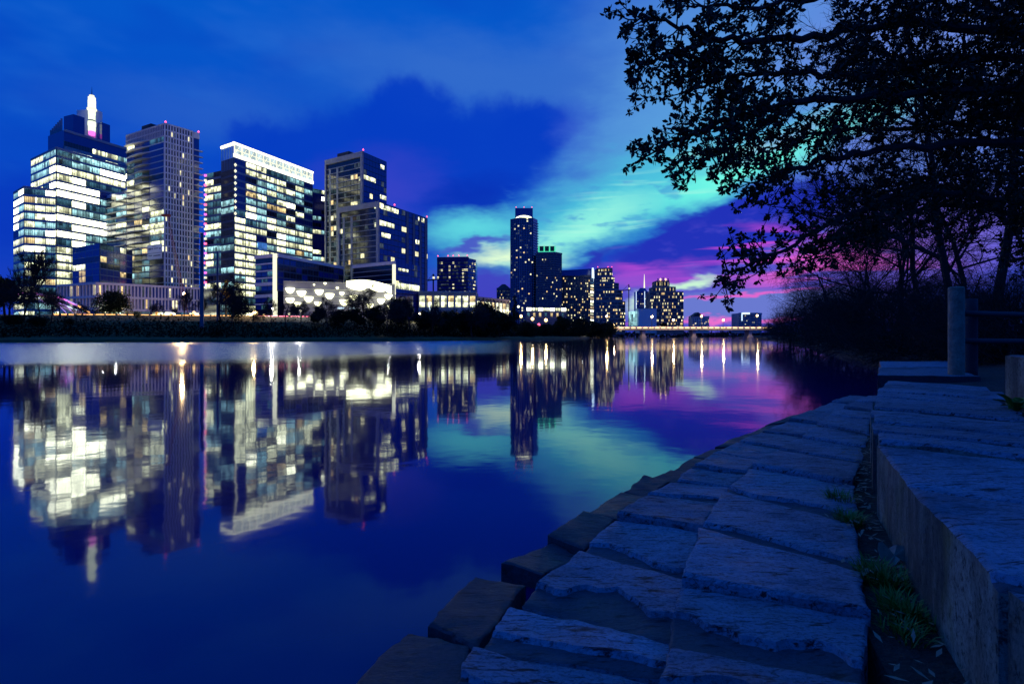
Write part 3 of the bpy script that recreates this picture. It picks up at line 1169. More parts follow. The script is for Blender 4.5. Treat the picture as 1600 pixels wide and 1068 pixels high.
m_.tube([(q.x, q.y, zp(148.5, sy)), (q.x, q.y, zp(136, sy))], [0.25, 0.05], 5)
b1.part('spire_needle', m_, M['steel_dark'])
# --- 2: residential tower with the pale window grid
rnd = random.Random(202)
b2 = Building('grid_facade_tower', 'tall residential tower with pale concrete window grid and stacked wavy balconies', P(257, 300))
c2, l2, r2 = P(257, 300), P(198, 318), P(311, 315)
z2 = zp(193, 300)
w2 = P(166, 329)
b2.body([l2, c2, r2, r2 + (l2 - c2)], 6, z2 - 0.5, M['glass_blue'])
zw2 = zp(300, 322)
b2.body([w2, l2, l2 + Vector((9, 14)), w2 + Vector((9, 14))], 6, zw2, M['glass_blue'], 'side_wing')
f2l, f2r, f2w = Face(l2, c2), Face(c2, r2), Face(w2, l2)
fh2 = (z2 - 10) / 32
# right face: frame grid
m_ = MB()
for i in range(33):
    f2r.slab(m_, 0, 0.80, 10 + i * fh2 - 0.35, 10 + i * fh2 + 0.35, 0.0, 0.55)
for j in range(11):
    f2r.slab(m_, 0.8 * j / 10 - 0.02, 0.8 * j / 10 + 0.02, 10, z2, 0.0, 0.5)
f2r.slab(m_, 0.8, 1.0, z2 - 3.2, z2, 0, 0.5)
b2.part('frame_grid', m_, M['concrete_pale'], kind='stuff')
m_ = MB()
b2.grid(m_, f2r, 10, z2, 32, 10, spick(5, 0, 0.05, 0.02, 0.22), 0.78, 0.8, 0, 0.8)
b2.part('small_windows', m_, SM, kind='stuff')
for i in range(1, 30):
    m_ = MB()
    f2r.slab(m_, 0.84, 1.10, 10 + i * fh2 - 0.2, 10 + i * fh2 + 0.2, -1.0, 0.9)
    b2.part('balcony_slab', m_, M['concrete_pale'])
# left face: rippling balcony slabs over dark glass
for i in range(0, 31):
    z = 10 + i * fh2
    m_ = MB()
    n = 14
    fr = []
    u1 = 1.0 if i < 26 else 0.985
    for k in range(n + 1):
        u = u1 * k / n
        o = 1.0 + 0.9 * math.sin(u * 7 + i * 0.42) + (0.5 if i % 3 == 0 else 0)
        if u > 0.62:
            o = 0.35
        fr.append((u, max(0.3, o)))
    vs = []
    for dz in (-0.22, 0.22):
        for u, o in fr:
            vs.append(f2l.pt(u, o, z + dz))
        for u, o in fr:
            vs.append(f2l.pt(u, -0.1, z + dz))
    n1 = n + 1
    fs = []
    for k in range(n):
        fs += [(k, k + 1, n1 + k + 1, n1 + k), (2 * n1 + k, 3 * n1 + k, 3 * n1 + k + 1, 2 * n1 + k + 1), (k, 2 * n1 + k, 2 * n1 + k + 1, k + 1)]
    fs += [(0, n1, 3 * n1, 2 * n1), (n, 2 * n1 + n, 3 * n1 + n, n1 + n)]
    m_.add(vs, fs)
    b2.part('balcony', m_, M['concrete_pale'] if i > 27 else M['frame_grey'])
    if i < 30:
        for j in range(4):
            k = rnd.choices(['glass', 'glass_blue', 'lit_dim', 'lit_teal', 'lit_cream', 'lit_warm'], [4, 4, 1.2, 0.5, 0.5, 0.25])[0]
            if i in (11, 12, 13) and j == 3:
                k = 'lit_cream' if i != 13 else 'lit_dim'
            a, c_ = [(0.01, 0.21), (0.22, 0.42), (0.43, 0.61), (0.63, 0.985)][j]
            if not (j == 3 and i in (7, 8)):
                b2.pane(f2l, a, c_, z + 0.3, z + fh2 - 0.25, k, 0.06)
for i in range(0, 24):
    z = 10 + i * fh2
    if z > zw2 - 2:
        break
    m_ = MB()
    f2w.slab(m_, 0, 1.0, z - 0.2, z + 0.2, 0, 1.2 + 0.8 * math.sin(i * 0.5))
    b2.part('balcony', m_, M['frame_grey'])
    for j in range(2):
        b2.pane(f2w, 0.02 + 0.49 * j, 0.49 + 0.49 * j, z + 0.3, z + fh2 - 0.3, rnd.choices(['glass', 'glass_blue', 'lit_dim', 'lit_teal', 'lit_cream'], [3, 3, 2, 1, 0.6])[0], 0.06)
m_ = MB()
for j in range(24):
    f2l.slab(m_, j / 24, j / 24 + 0.012, z2 - 6.8, z2, 0.1, 0.5)
f2l.slab(m_, 0, 1, z2 - 0.6, z2, 0.0, 0.6)
f2l.slab(m_, 0, 1, z2 - 3.6, z2 - 3.1, 0.0, 0.6)
b2.part('crown_screen', m_, M['concrete_pale'], kind='stuff')
m_ = MB()
q = P(236, 312)
m_.box((q.x, q.y, z2 + 1.2), (9, 5, 3.4), f2l.rz)
b2.part('plant_room', m_, M['roof_dark'])
b2.beacon(c2 + Vector((0.2, 0.6)), z2)
b2.beacon(r2 + Vector((-0.4, 0.2)), z2)
# hanging banner on the left face
zb0, zb1 = zp(404, 301), zp(382, 303)
m_ = MB()
f2l.slab(m_, 0.60, 0.975, zb0, zb1, 0.62, 0.8)
bn = b2.part('banner', m_, M['white_panel'])
m_ = MB()
for (a, c_, za, zc_) in [(0.72, 0.82, 0.86, 0.89), (0.63, 0.70, 0.66, 0.80), (0.71, 0.75, 0.68, 0.78), (0.77, 0.88, 0.70, 0.76), (0.90, 0.95, 0.66, 0.74), (0.60, 0.975, 0.40, 0.43), (0.63, 0.73, 0.24, 0.30), (0.76, 0.94, 0.20, 0.28)]:
    f2l.slab(m_, a, c_, zb0 + (zb1 - zb0) * za, zb0 + (zb1 - zb0) * zc_, 0.8, 0.86)
b2.part('banner_print', m_, M['stone_grey'], parent=bn, kind='stuff')
# --- 3: mid-rise of blue glass below it and the finned podium
b3 = Building('blue_glass_midrise', 'low blue glass block between the stepped tower and the grid tower', P(156, 270))
c3, l3, r3 = P(156, 268), P(114, 282), P(206, 290)
z3 = zp(380, 268)
b3.body([l3, c3, r3, r3 + Vector((-24, 14))], 6, z3, M['glass_blue'])
f3l, f3r = Face(l3, c3), Face(c3, r3)
rnd = random.Random(33)
for f, n in ((f3l, 4), (f3r, 5)):
    b3.offices(f, 24, z3, 7, n, lambda i: runs(rnd, 5, ['glass', 'glass_blue', 'lit_dim', 'lit_warm', 'lit_cream'], [4, 6, 1.2, 0.5, 0.4], 0.3), 'frame_teal', 0.12, 0.25, 2)
b4 = Building('finned_podium', 'low podium with tall pale vertical fins under the grid tower', P(153, 236))
c4, l4, r4 = P(153, 236), P(92, 248), P(312, 262)
z4 = zp(441, 236)
b4.body([l4, c4, r4, r4 + Vector((-5, 30)), l4 + Vector((15, 34))], 6, z4, M['glass_blue'])
f4l, f4r = Face(l4, c4), Face(c4, r4)
zm4 = z4 - 6.0
for f, n in ((f4l, 12), (f4r, 30)):
    for z in (z4 - 0.5, zm4, zm4 - 5.2):
        m_ = MB()
        f.slab(m_, 0, 1, z - 0.4, z + 0.5, 0, 0.9)
        b4.part('floor_band', m_, M['concrete_pale'])
    b4.ribs(f, zm4 - 5.2, z4, n, 0.55, M['concrete_pale'], 0.8, name='fins')
    m_ = MB()
    b4.grid(m_, f, zm4 - 5, z4 - 0.5, 2, n, spick(n, 1, 0.07, 0.05, 0.2), 0.55, 0.75)
    b4.part('small_windows', m_, SM, kind='stuff')
    for j in range(8 if n > 20 else 3):
        nn = 8 if n > 20 else 3
        b4.pane(f, j / nn + 0.01, (j + 1) / nn - 0.01, 9, zm4 - 5.8, ['lit_dim', 'lit_teal', 'glass', 'lit_dim', 'lit_cream', 'lit_hot', 'lit_dim', 'lit_cream'][j], 0.15, 'shop_window')
# --- 4: office tower with the white lit crown
rnd = random.Random(404)
b5 = Building('crowned_office_tower', 'glass office tower with a blazing white frame crown and scattered lit floors', P(366, 300))
c5, l5, r5 = P(366, 300), P(346, 307), P(488, 354)
z5 = zp(222, 300)
b5.body([l5, c5, r5, r5 + Vector((-16, 8)), l5 + Vector((4, 30))], 6, z5 - 8, M['frame_dark'])
f5l, f5r = Face(l5, c5), Face(c5, r5)


def p5r(i):
    if i > 14:
        return ['glass_blue'] + runs(rnd, 7, LITK, [0.6, 4.5, 1.8, 0.6, 1.4, 1.0, 0.8], 0.2)
    return runs(rnd, 8, LITK, [1.4, 5, 2.4, 0.4, 1.5, 0.5, 0.4], 0.25)


b5.offices(f5r, 10, z5 - 8.4, 22, 8, p5r, 'frame_teal', 0.28, 0.3, 4)
b5.offices(f5l, 10, z5 - 14, 20, 1, lambda i: [rnd.choice(['lit_dim', 'lit_teal', 'glass_teal', 'glass'])], 'frame_dark', 0.25, 0.25, 9)
# crown
m_ = MB()
f5r.slab(m_, -0.01, 1.01, z5 - 1.0, z5, -0.6, 0.5)
f5l.slab(m_, -0.02, 1.0, z5 - 1.3, z5 - 0.05, -0.6, 0.45)
b5.part('crown_beam', m_, M['glow_white'])
m_ = MB()
f5r.slab(m_, -0.005, 1.01, z5 - 7.7, z5 - 6.0, -0.3, 0.5)
b5.part('crown_beam', m_, M['glow_white'])
for j in range(12):
    b5.pane(f5r, j / 12 + 0.003, (j + 1) / 12 - 0.003, z5 - 5.9, z5 - 1.35, 'crown_glow', -0.1, 'crown_panel')
m_ = MB()
for j in range(13):
    f5r.slab(m_, j / 12 - 0.004, j / 12 + 0.004, z5 - 6, z5 - 1.3, 0.0, 0.4)
    if j < 12:
        f5r.slab(m_, j / 12, (j + 1) / 12, z5 - 4.0, z5 - 3.7, 0.0, 0.3)
        a_ = f5r.pt(j / 12 + 0.01, 0.2, z5 - 5.6)
        c_ = f5r.pt((j + 0.6) / 12, 0.2, z5 - 2.0)
        m_.tube([a_, c_], 0.16, 4)
b5.part('crown_lattice', m_, M['glow_frame'], kind='stuff')
m_ = MB()
for j in range(9):
    q = l5.lerp(c5, j / 8)
    m_.box((q.x, q.y, z5 - 11), (0.25, 0.25, 21))
b5.part('mullions', m_, M['frame_teal'], kind='stuff')
for k in range(9):
    m_ = MB()
    q = Vector(f5r.pt(0.005, 0.5, z5 - 12 - k * 3.2))
    m_.tube([q + Vector((0, 0, -0.9)), q, q + Vector((0, 0, 0.9))], [0.15, 0.75, 0.15], 6)
    b5.part('corner_lamp', m_, M['glow_frame'])
# its side wings
p0, p1 = P(321, 317), P(362, 306)
zw = zp(263, 306)
b5.body([p0, p1, p1 + Vector((3, 16)), p0 + Vector((10, 14))], 6, zw, M['frame_dark'], 'side_wing')
fw = Face(p0, p1)
b5.offices(fw, 10, zw, 20, 3, lambda i: runs(rnd, 3, LITK, [1.0 if i < 12 else 0.3, 2.5, 3, 0.2, 2, 1.6, 0], 0.3), 'frame_teal', 0.28, 0.3, 3)
p0, p1 = P(487, 357), P(516, 366)
zw3 = zp(294, 357)
b5.body([p0, p1, p1 + Vector((3, 16)), p0 + Vector((10, 14))], 6, zw3, M['frame_dark'], 'side_wing')
b5.offices(Face(p0, p1), 30, zw3, 15, 2, lambda i: runs(rnd, 2, LITK, [1.5, 3, 1, 0, 1, 0.5, 2], 0.3), 'glass_blue', 0.4, 0.3, 3)
for k in range(26):
    m_ = MB()
    q = P(321.5, 316.4)
    z = zw - 1 - k * 2.7
    m_.box((q.x, q.y, z), (1.3, 1.3, 1.1))
    b5.part('edge_light', m_, M[('glow_pink', 'glow_frame', 'glow_red', 'glow_frame')[k % 4]])
# the blue lit number panel low on the right face
b5.pane(f5r, 0.26, 0.37, zp(391, 316), zp(379, 316), 'lit_blue', 0.5, 'blue_window')
# --- 5: apartment tower with the grey portal frames
rnd = random.Random(505)
b6 = Building('framed_apartment_tower', 'dark blue apartment tower of two stepped blocks with grey portal frames', P(568, 330))


def framed_block(c, l, r, top, nf, z0, nl, nr, seed, litl, litr):
    fl, fr = Face(l, c), Face(c, r)
    b6.body([l, c, r, r + (l - c)], 6, top - 0.3, M['glass'])
    m_ = MB()
    fl.slab(m_, 0, 1, top - 3.0, top, -0.2, 0.9)
    fl.slab(m_, 0, 0.035, z0, top - 3.0, -0.2, 0.9)
    fl.slab(m_, 0.945, 1.0, z0, top - 3.0, -0.2, 0.9)
    b6.part('portal_frame', m_, M['concrete'])
    b6.bands(fl, z0, top - 6, nf, 0.34, M['frame_grey'], 0.6, 0.035, 0.945)
    m_ = MB()
    b6.grid(m_, fl, z0, top - 6, nf, nl, spick(seed, 0, litl, 0.02, 0.13), 0.82, 0.8, 0.035, 0.945)
    b6.part('small_windows', m_, SM, kind='stuff')
    for u in (0.10, 0.30):
        m_ = MB()
        fl.slab(m_, u, u + 0.05, z0, top - 6, 0.0, 0.3)
        b6.part('pier', m_, M['frame_grey'])
    m_ = MB()
    sp = spick(seed + 1, 1, litr, 0.0, 0.03)
    b6.grid(m_, fr, z0, top - 0.5, nf + 1, nr, sp, 0.93, 0.86)
    b6.part('small_windows', m_, SM, kind='stuff')
    return fl, fr


c6, l6, r6 = P(568, 330), P(509, 347.5), P(604, 349)
z6 = zp(236.5, 330)
f6l, f6r = framed_block(c6, l6, r6, z6, 30, 8, 10, 8, 61, 0.045, 0.03)
m_ = MB()
q = P(541, 342)
m_.box((q.x, q.y, z6 + 1), (10, 5, 3), f6l.rz)
b6.part('plant_room', m_, M['roof_dark'])
c7, l7, r7 = P(593, 310), P(530, 326.5), P(668, 353)
z7 = zp(314.4, 310)
f7l, f7r = framed_block(c7, l7, r7, z7, 20, 8, 9, 14, 63, 0.05, 0.03)
for f, z, u0, u1, n in ((f6r, zp(279, 334), 0.0, 0.5, 5), (f6l, zp(279, 331), 0.88, 0.99, 2), (f7r, zp(325, 315), 0.02, 0.36, 7), (f7r, zp(350, 315), 0.02, 0.28, 5), (f7l, zp(351, 311), 0.88, 0.945, 1), (f7l, zp(322, 311), 0.88, 0.945, 1), (f6r, zp(261, 345), 0.72, 0.88, 1), (f6r, zp(308, 345), 0.70, 0.98, 2), (f7r, zp(368, 315), 0.03, 0.2, 3), (f7r, zp(340, 340), 0.78, 0.92, 2), (f7r, zp(377, 340), 0.72, 0.8, 1)):
    for j in range(n):
        b6.pane(f, u0 + (u1 - u0) * j / n + 0.004, u0 + (u1 - u0) * (j + 1) / n - 0.004, z - 1.2, z + 1.2, 'lit_cream', 0.2)
for u in (0.52, 0.66, 0.80, 0.93):
    m_ = MB()
    f7r.slab(m_, u, u + 0.045, 8, z7 - 1, 0.0, 0.35)
    b6.part('pier', m_, M['frame_dark'])
c8, l8, r8 = P(618, 284), P(552, 302), P(656, 304)
z8 = zp(407.7, 284)
f8l, f8r = Face(l8, c8), Face(c8, r8)
b6.body([l8, c8, r8, r8 + Vector((-10, 6)), l8 + Vector((6, 10))], 6, z8 - 0.3, M['glass'], 'podium')
m_ = MB()
f8l.slab(m_, 0, 1, z8 - 1.6, z8, -0.2, 0.7)
b6.part('portal_frame', m_, M['concrete_pale'])
m_ = MB()
f8l.slab(m_, 0.95, 1.0, 9, z8 - 1.6, -0.2, 0.7)
b6.part('lit_pier', m_, M['glow_frame'])
b6.bands(f8l, 22, z8 - 4, 5, 0.35, M['frame_grey'], 0.4, 0, 0.95)
m_ = MB()
b6.grid(m_, f8r, 10, z8, 9, 8, spick(66, 1, 0.03, 0.0, 0.1), 0.93, 0.88)
b6.part('small_windows', m_, SM, kind='stuff')
for j in range(6):
    b6.pane(f8r, 0.02 + j * 0.16, 0.16 + j * 0.16, zp(452, 290), zp(443, 290), 'lit_cream', 0.3)
for j in range(3):
    b6.pane(f8r, 0.1 + j * 0.13, 0.22 + j * 0.13, zp(424, 290), zp(420, 290), 'lit_cream', 0.3)
b6.beacon(c6 + Vector((-0.3, 0.5)), z6)
b6.beacon(r7 + Vector((-0.4, 0.0)), zp(340, 353) - 0.5)
b6.beacon(Vector(f7r.pt(0.3, -0.5, 0)[:2]), z7)
# --- 6: long dark block with the white portal
rnd = random.Random(606)
b7 = Building('long_dark_block', 'long low dark glass block with a white framed end wall', P(432, 262))
c9, l9, r9 = P(433, 262), P(399, 270), P(536, 312)
z9 = zp(396, 262)
f9l, f9r = Face(l9, c9), Face(c9, r9)
b7.body([l9, c9, r9, r9 + (l9 - c9)], 6, z9 - 0.3, M['glass'])
m_ = MB()
f9l.slab(m_, 0.86, 1.0, 8, z9, -0.2, 0.7)
b7.part('lit_pier', m_, M['glow_frame'])
m_ = MB()
f9l.slab(m_, 0, 0.86, z9 - 1.6, z9, -0.2, 0.6)
f9r.slab(m_, 0.0, 1, z9 - 1.5, z9, -0.2, 0.6)
b7.part('roof_edge', m_, M['concrete_pale'])
for k in range(6):
    m_ = MB()
    z = z9 - 4.6 - k * 3.3 - (2.2 if k > 3 else 0)
    f9l.slab(m_, 0.0, 0.86, z, z + (1.5 if k in (3, 4) else 0.6), -0.2, 0.5)
    b7.part('floor_band', m_, M['concrete_pale'])
    for j in range(3):
        b7.pane(f9l, 0.02 + j * 0.28, 0.28 + j * 0.28, z - 2.2, z - 0.1, 'glass_blue' if (k + j) % 3 else 'lit_dim', 0.05)
b7.offices(f9r, 22, z9 - 2, 5, 12, lambda i: runs(rnd, 12, ['glass', 'glass_blue', 'lit_dim'], [5, 3, 0.6], 0.3), 'frame_dark', 0.2, 0.25, 2)
# --- 7: white hall with glowing cone lights and blazing canopy
b8 = Building('lantern_hall', 'pale low hall with rows of glowing inverted cone lights and a blazing roof canopy', P(520, 244))
p0, p1 = P(443, 236), P(617, 250)
z10 = zp(440, 238)
f10 = Face(p0, p1)
b8.body([p0, p1, p1 + Vector((-3, 8)), p0 + Vector((5, 14))], 6, z10 - 0.2, M['hall_panel'])
b8.bands(f10, 12, z10, 4, 0.3, M['frame_grey'], 0.3)
CONES = [(455, 454, 9), (472, 459, 9), (455, 470, 8.5), (466, 476, 7), (499, 457, 8.5), (483, 468, 9), (497, 475, 7), (515, 463, 9), (491, 445, 2), (508, 443, 3), (538, 473, 9.5), (553, 465, 8), (555, 447, 6), (579, 478, 7), (597, 471, 8), (609, 464, 8), (534, 459, 5), (527, 450, 3), (609, 480, 5)]
for (px, py, w) in CONES:
    u = (P(px, 243) - p0).dot(f10.t) / f10.L
    q = Vector(f10.pt(u, 1.0, 0))
    Yq = q.y
    rad = w / F * Yq * 0.8
    q.z = zp(py, Yq)
    m_ = MB()
    m_.tube([q + Vector((0, 0, -rad * 0.55)), q + Vector((0, 0, -rad * 0.15)), q + Vector((0, 0, rad * 0.5)), q + Vector((0, 0, rad * 0.62))], [rad * 0.32, rad * 0.72, rad, rad * 0.85], 12)
    b8.part('cone_light', m_, M['lit_solid'], smooth=True)
# canopy: wavy bright roof
q0, q1 = P(541, 236), P(606, 240)
m_ = MB()
n = 16
vs, fs = [], []
for k in range(n + 1):
    t = k / n
    p = q0.lerp(q1, t)
    zt = zp(439 - 3 * math.sin(t * PI) + 6 * t * t, p.y)
    zb = zt - 2.2 - 1.8 * abs(math.sin(t * PI * 2.2))
    vs += [(p.x, p.y, zt), (p.x, p.y, zb), (p.x + 0.5, p.y + 5, zb), (p.x + 0.5, p.y + 5, zt)]
for k in range(n):
    for e in range(4):
        fs.append((k * 4 + e, k * 4 + (e + 1) % 4, (k + 1) * 4 + (e + 1) % 4, (k + 1) * 4 + e))
fs += [(0, 3, 2, 1), (n * 4, n * 4 + 1, n * 4 + 2, n * 4 + 3)]
m_.add(vs, fs)
b8.part('canopy', m_, M['lit_solid'])
# two little lit shop signs, lettering too far to read
for px0, px1 in ((527, 538), (546, 558)):
    sg = MB()
    a_, c_ = P(px0, 205), P(px1, 205)
    sg.box(((a_.x + c_.x) / 2, 205.2, zp(481.5, 205)), (c_.x - a_.x + 0.4, 0.2, 1.0))
    so_ = sg.build('shop_sign', M['frame_dark'], org=((a_.x + c_.x) / 2, 205.2, zp(481.5, 205)))
    tag(so_, 'small white lit shop sign under the hall, %s of the two' % ('left' if px0 < 540 else 'right'), 'sign', 'lit shop signs')
    so_['_o'] = tuple(so_.location)
    m_ = MB()
    for k in range(6):
        x = a_.x + (c_.x - a_.x) * (k + 0.5) / 6
        m_.box((x, 205.0, zp(481.5, 205) + 0.1 * (k % 2)), ((c_.x - a_.x) / 8.5, 0.1, 0.62))
    m_.build('sign_lettering', M['glow_cool'], so_, kind='stuff')
# --- 8: old power hall with tall lit windows
rnd = random.Random(808)
b9 = Building('power_hall', 'low old concrete hall with a row of tall cream lit windows', P(700, 300))
p0, p1, p2 = P(654, 300), P(744, 302), P(795, 332)
z11 = zp(455, 300)
z11b = zp(463, 302)
b9.body([p0, p1, p1 + Vector((0, 20)), p0 + Vector((2, 20))], 6, z11, M['concrete'])
b9.body([p1 + Vector((0.05, 0.8)), p2, p2 + Vector((-2, 16)), p1 + Vector((-2, 18))], 6, z11b, M['stone_grey'], 'side_wing')
f11, f11b = Face(p0, p1), Face(p1 + Vector((0.05, 0.8)), p2)
for f, zt, n in ((f11, z11, 8), (f11b, z11b, 9)):
    for j in range(n):
        a_, c_ = (j + 0.14) / n, (j + 0.86) / n
        b9.pane(f, a_, c_, zt - 8.2, zt - 5.6, 'lit_cream', 0.12, 'tall_window')
        b9.pane(f, a_, c_, zt - 5.4, zt - 2.4, 'lit_warm' if j % 3 == 1 else 'lit_cream', 0.12, 'tall_window')
        if rnd.random() < 0.6:
            b9.pane(f, a_, (a_ + c_) / 2, zt - 13.0, zt - 11, 'lit_warm', 0.12)
    m_ = MB()
    f.slab(m_, 0, 1, zt - 0.9, zt + 0.1, 0, 0.6)
    b9.part('cornice', m_, M['concrete'])
    for j in range(n + 1):
        m_ = MB()
        f.slab(m_, max(0, j / n - 0.012), min(1, j / n + 0.012), 7, zt - 0.9, 0, 0.35)
        b9.part('pier', m_, M['concrete'])
m_ = MB()
q = P(671.5, 288)
m_.box((q.x, q.y, (zp(474, 288) + zp(487, 288)) / 2), (0.5, 0.5, zp(474, 288) - zp(487, 288)))
b9.part('light_strip', m_, M['glow_cool'])


# --- generic distant towers
def slab_tower(name, label, px0, px1, pyt, Y, faces, material, seed, nf, cat='building', dark=0, lit=0.1, warm=0.04, dim=0.3, wf=0.52, hf=0.42, z0=8, rib=None, split=0.75, dy=0.35, band=None, corner_top=None):
    """tower with a front face and a receding side; px0..px1 overall width"""
    b = Building(name, label, P((px0 + px1) / 2, Y))
    pc = px0 + (px1 - px0) * split
    w = (px1 - px0) / F * Y
    l, c, r = P(px0, Y + dy * w * split * 0.4), P(pc, Y), P(px1, Y + dy * w)
    zt = zp(pyt, Y)
    bk = Vector((0, w * 0.8))
    b.body([l, c, r, r + bk, l + bk], z0 - 4, zt, material)
    fl, fr = Face(l, c), Face(c, r)
    m_ = MB()
    faces = (int(faces[0] * 1.35), int(faces[1] * 1.35))
    nf = int(nf * 1.2)
    lit, warm = lit * 0.62, warm * 0.62
    n0 = faces[0]
    pk = spick(seed, dark, lit, warm, dim)
    b.grid(m_, fl, z0, zt - 1.5, nf, n0, pk, wf, hf, off=0.05, dep=0.25)
    if faces[1]:
        b.grid(m_, fr, z0, zt - 1.5, nf, faces[1], pk, wf, hf, off=0.05, dep=0.25)
    b.part('small_windows', m_, SM, kind='stuff')
    if rib:
        b.ribs(fl, z0, zt, n0, rib[0], M[rib[1]], 0.6, name='ribs')
        if faces[1]:
            b.ribs(fr, z0, zt, faces[1], rib[0], M[rib[1]], 0.6, name='ribs')
    if band:
        b.bands(fl, z0, zt, nf // band[2], band[0], M[band[1]], 0.5)
        b.bands(fr, z0, zt, nf // band[2], band[0], M[band[1]], 0.5)
    m_ = MB()
    fl.slab(m_, 0, 1, zt - 1.2, zt + 0.4, -0.3, 0.5)
    fr.slab(m_, 0, 1, zt - 1.2, zt + 0.4, -0.3, 0.5)
    b.part('parapet', m_, material)
    return b, fl, fr, zt


bt, fl, fr, zt = slab_tower('lit_office_block', 'blue glass office block with red roof beacons behind the old power hall', 683, 743, 404, 420, (12, 5), M['glass_blue'], 71, 15, dark=1, lit=0.30, warm=0.0, dim=0.3, split=0.80, wf=0.85, hf=0.5, band=(0.5, 'frame_dark', 1))
m_ = MB()
a_ = fl.pt(0.02, -0.6, 0)
fl.slab(m_, 0, 1, zt, zt + 1.5, -4, 0.2)
bt.part('roof_screen', m_, M['glass_blue'])
for u in (0.02, 0.35, 0.52, 0.7, 0.98):
    bt.beacon(fl.pt(u, -0.5, 0)[:2], zt + 1.4)
# tall slender tower
b10 = Building('slender_tower', 'tallest slender glass tower with a bright arc of light under its crown', P(818, 620))
Y = 620
c10, l10, r10 = P(833, 606), P(798, 614), P(840, 618)
z12 = zp(340, 606)
b10.body([l10, P(812, 604), c10, r10, r10 + Vector((-4, 20)), l10 + Vector((2, 20))], 4, z12, M['glass_blue'])
fa, fb, fc = Face(l10, P(812, 604)), Face(P(812, 604), c10), Face(c10, r10)
for f, n in ((fa, 5), (fb, 8)):
    m_ = MB()
    b10.grid(m_, f, 14, z12, 44, n, spick(n + 80, 0, 0.035, 0.012, 0.12), 0.85, 0.55, off=0.05, dep=0.25)
    b10.part('small_windows', m_, SM, kind='stuff')
    b10.ribs(f, 14, z12, n, 0.35, M['frame_teal'], 0.5, name='ribs')
for i in range(40):
    m_ = MB()
    fc.slab(m_, 0, 1.05, 16 + i * (z12 - 18) / 40, 16.9 + i * (z12 - 18) / 40, 0, 0.9)
    b10.part('balcony_slab', m_, M['concrete_pale'])
q0, q1 = P(805, 612), P(832.5, 612)
z12t = zp(325, 612)
b10.body([q0, q1, q1 + Vector((0, 12)), q0 + Vector((0, 12))], z12 - 1, z12t, M['glass_blue'], 'crown')
m_ = MB()
vs = []
f = Face(q0, q1)
for k in range(13):
    t = k / 12
    h = 4.2 * math.sin(PI * t) ** 0.7
    vs += [f.pt(t, 0.5, z12 + 0.2), f.pt(t, 0.5, z12 + 0.4 + h * 0.75)]
m_.add(vs, [(2 * k, 2 * k + 2, 2 * k + 3, 2 * k + 1) for k in range(12)])
b10.part('crown_light', m_, M['lit_solid'])
for u in (0.05, 0.5, 0.95):
    b10.beacon(f.pt(u, -1, 0)[:2], z12t)
# tower with green lit crown
bt, fl, fr, zt = slab_tower('green_crown_tower', 'brownish apartment tower with green lit crown beside the slender tower', 838, 878, 394, 590, (10, 5), M['stone_grey'], 83, 28, dark=0, lit=0.035, warm=0.03, dim=0.05, split=0.72, wf=0.6, hf=0.55)
q0, q1 = P(841, 594), P(868, 594)
ztg = zp(384.5, 594)
bt.body([q0, q1, q1 + Vector((0, 10)), q0 + Vector((0, 10))], zt - 0.5, ztg, M['roof_dark'], 'crown')
fg = Face(q0, q1)
for k in range(4):
    m_ = MB()
    fg.slab(m_, k * 0.31, k * 0.31 + 0.07, zt, ztg - 0.3, 0.1, 0.9)
    bt.part('crown_pier', m_, M['glow_green'])
m_ = MB()
fg.slab(m_, 0, 1, zt + 0.5, zt + 1.5, 0.1, 0.6)
bt.part('crown_glow', m_, M['glow_green'])
# small gabled tower beside it
bt, fl, fr, zt = slab_tower('small_gabled_tower', 'small gabled office block just left of the slender tower', 776, 800, 450, 650, (5, 4), M['stone_grey'], 84, 10, lit=0.22, warm=0.05, split=0.55)
m_ = MB()
q = P(787, 662)
m_.tube([(q.x, q.y, zt), (q.x, q.y, zp(442.5, 650))], [8.5, 2.0], 4)
bt.part('roof', m_, M['roof_dark'])
# podium lights of the far towers
bt = Building('market_podium', 'low lit podium with bright cream shopfronts at the foot of the slender tower', P(850, 480))
p0, p1 = P(822, 470), P(885, 480)
zt = zp(480, 470)
bt.body([p0, p1, p1 + Vector((0, 15)), p0 + Vector((0, 15))], 4, zt, M['stone_grey'])
f = Face(p0, p1)
for j in range(7):
    bt.pane(f, j / 7 + 0.015, (j + 1) / 7 - 0.015, zt - 2.7, zt - 0.3, 'lit_cream' if j % 2 else 'lit_hot', 0.2, 'shop_window')
    bt.pane(f, j / 7 + 0.03, (j + 1) / 7 - 0.06, zt - 7.5, zt - 4.2, 'lit_warm' if j % 3 else 'lit_dim', 0.2, 'shop_window')
bt.bands(f, zt - 8.4, zt, 2, 0.5, M['concrete'], 0.5)
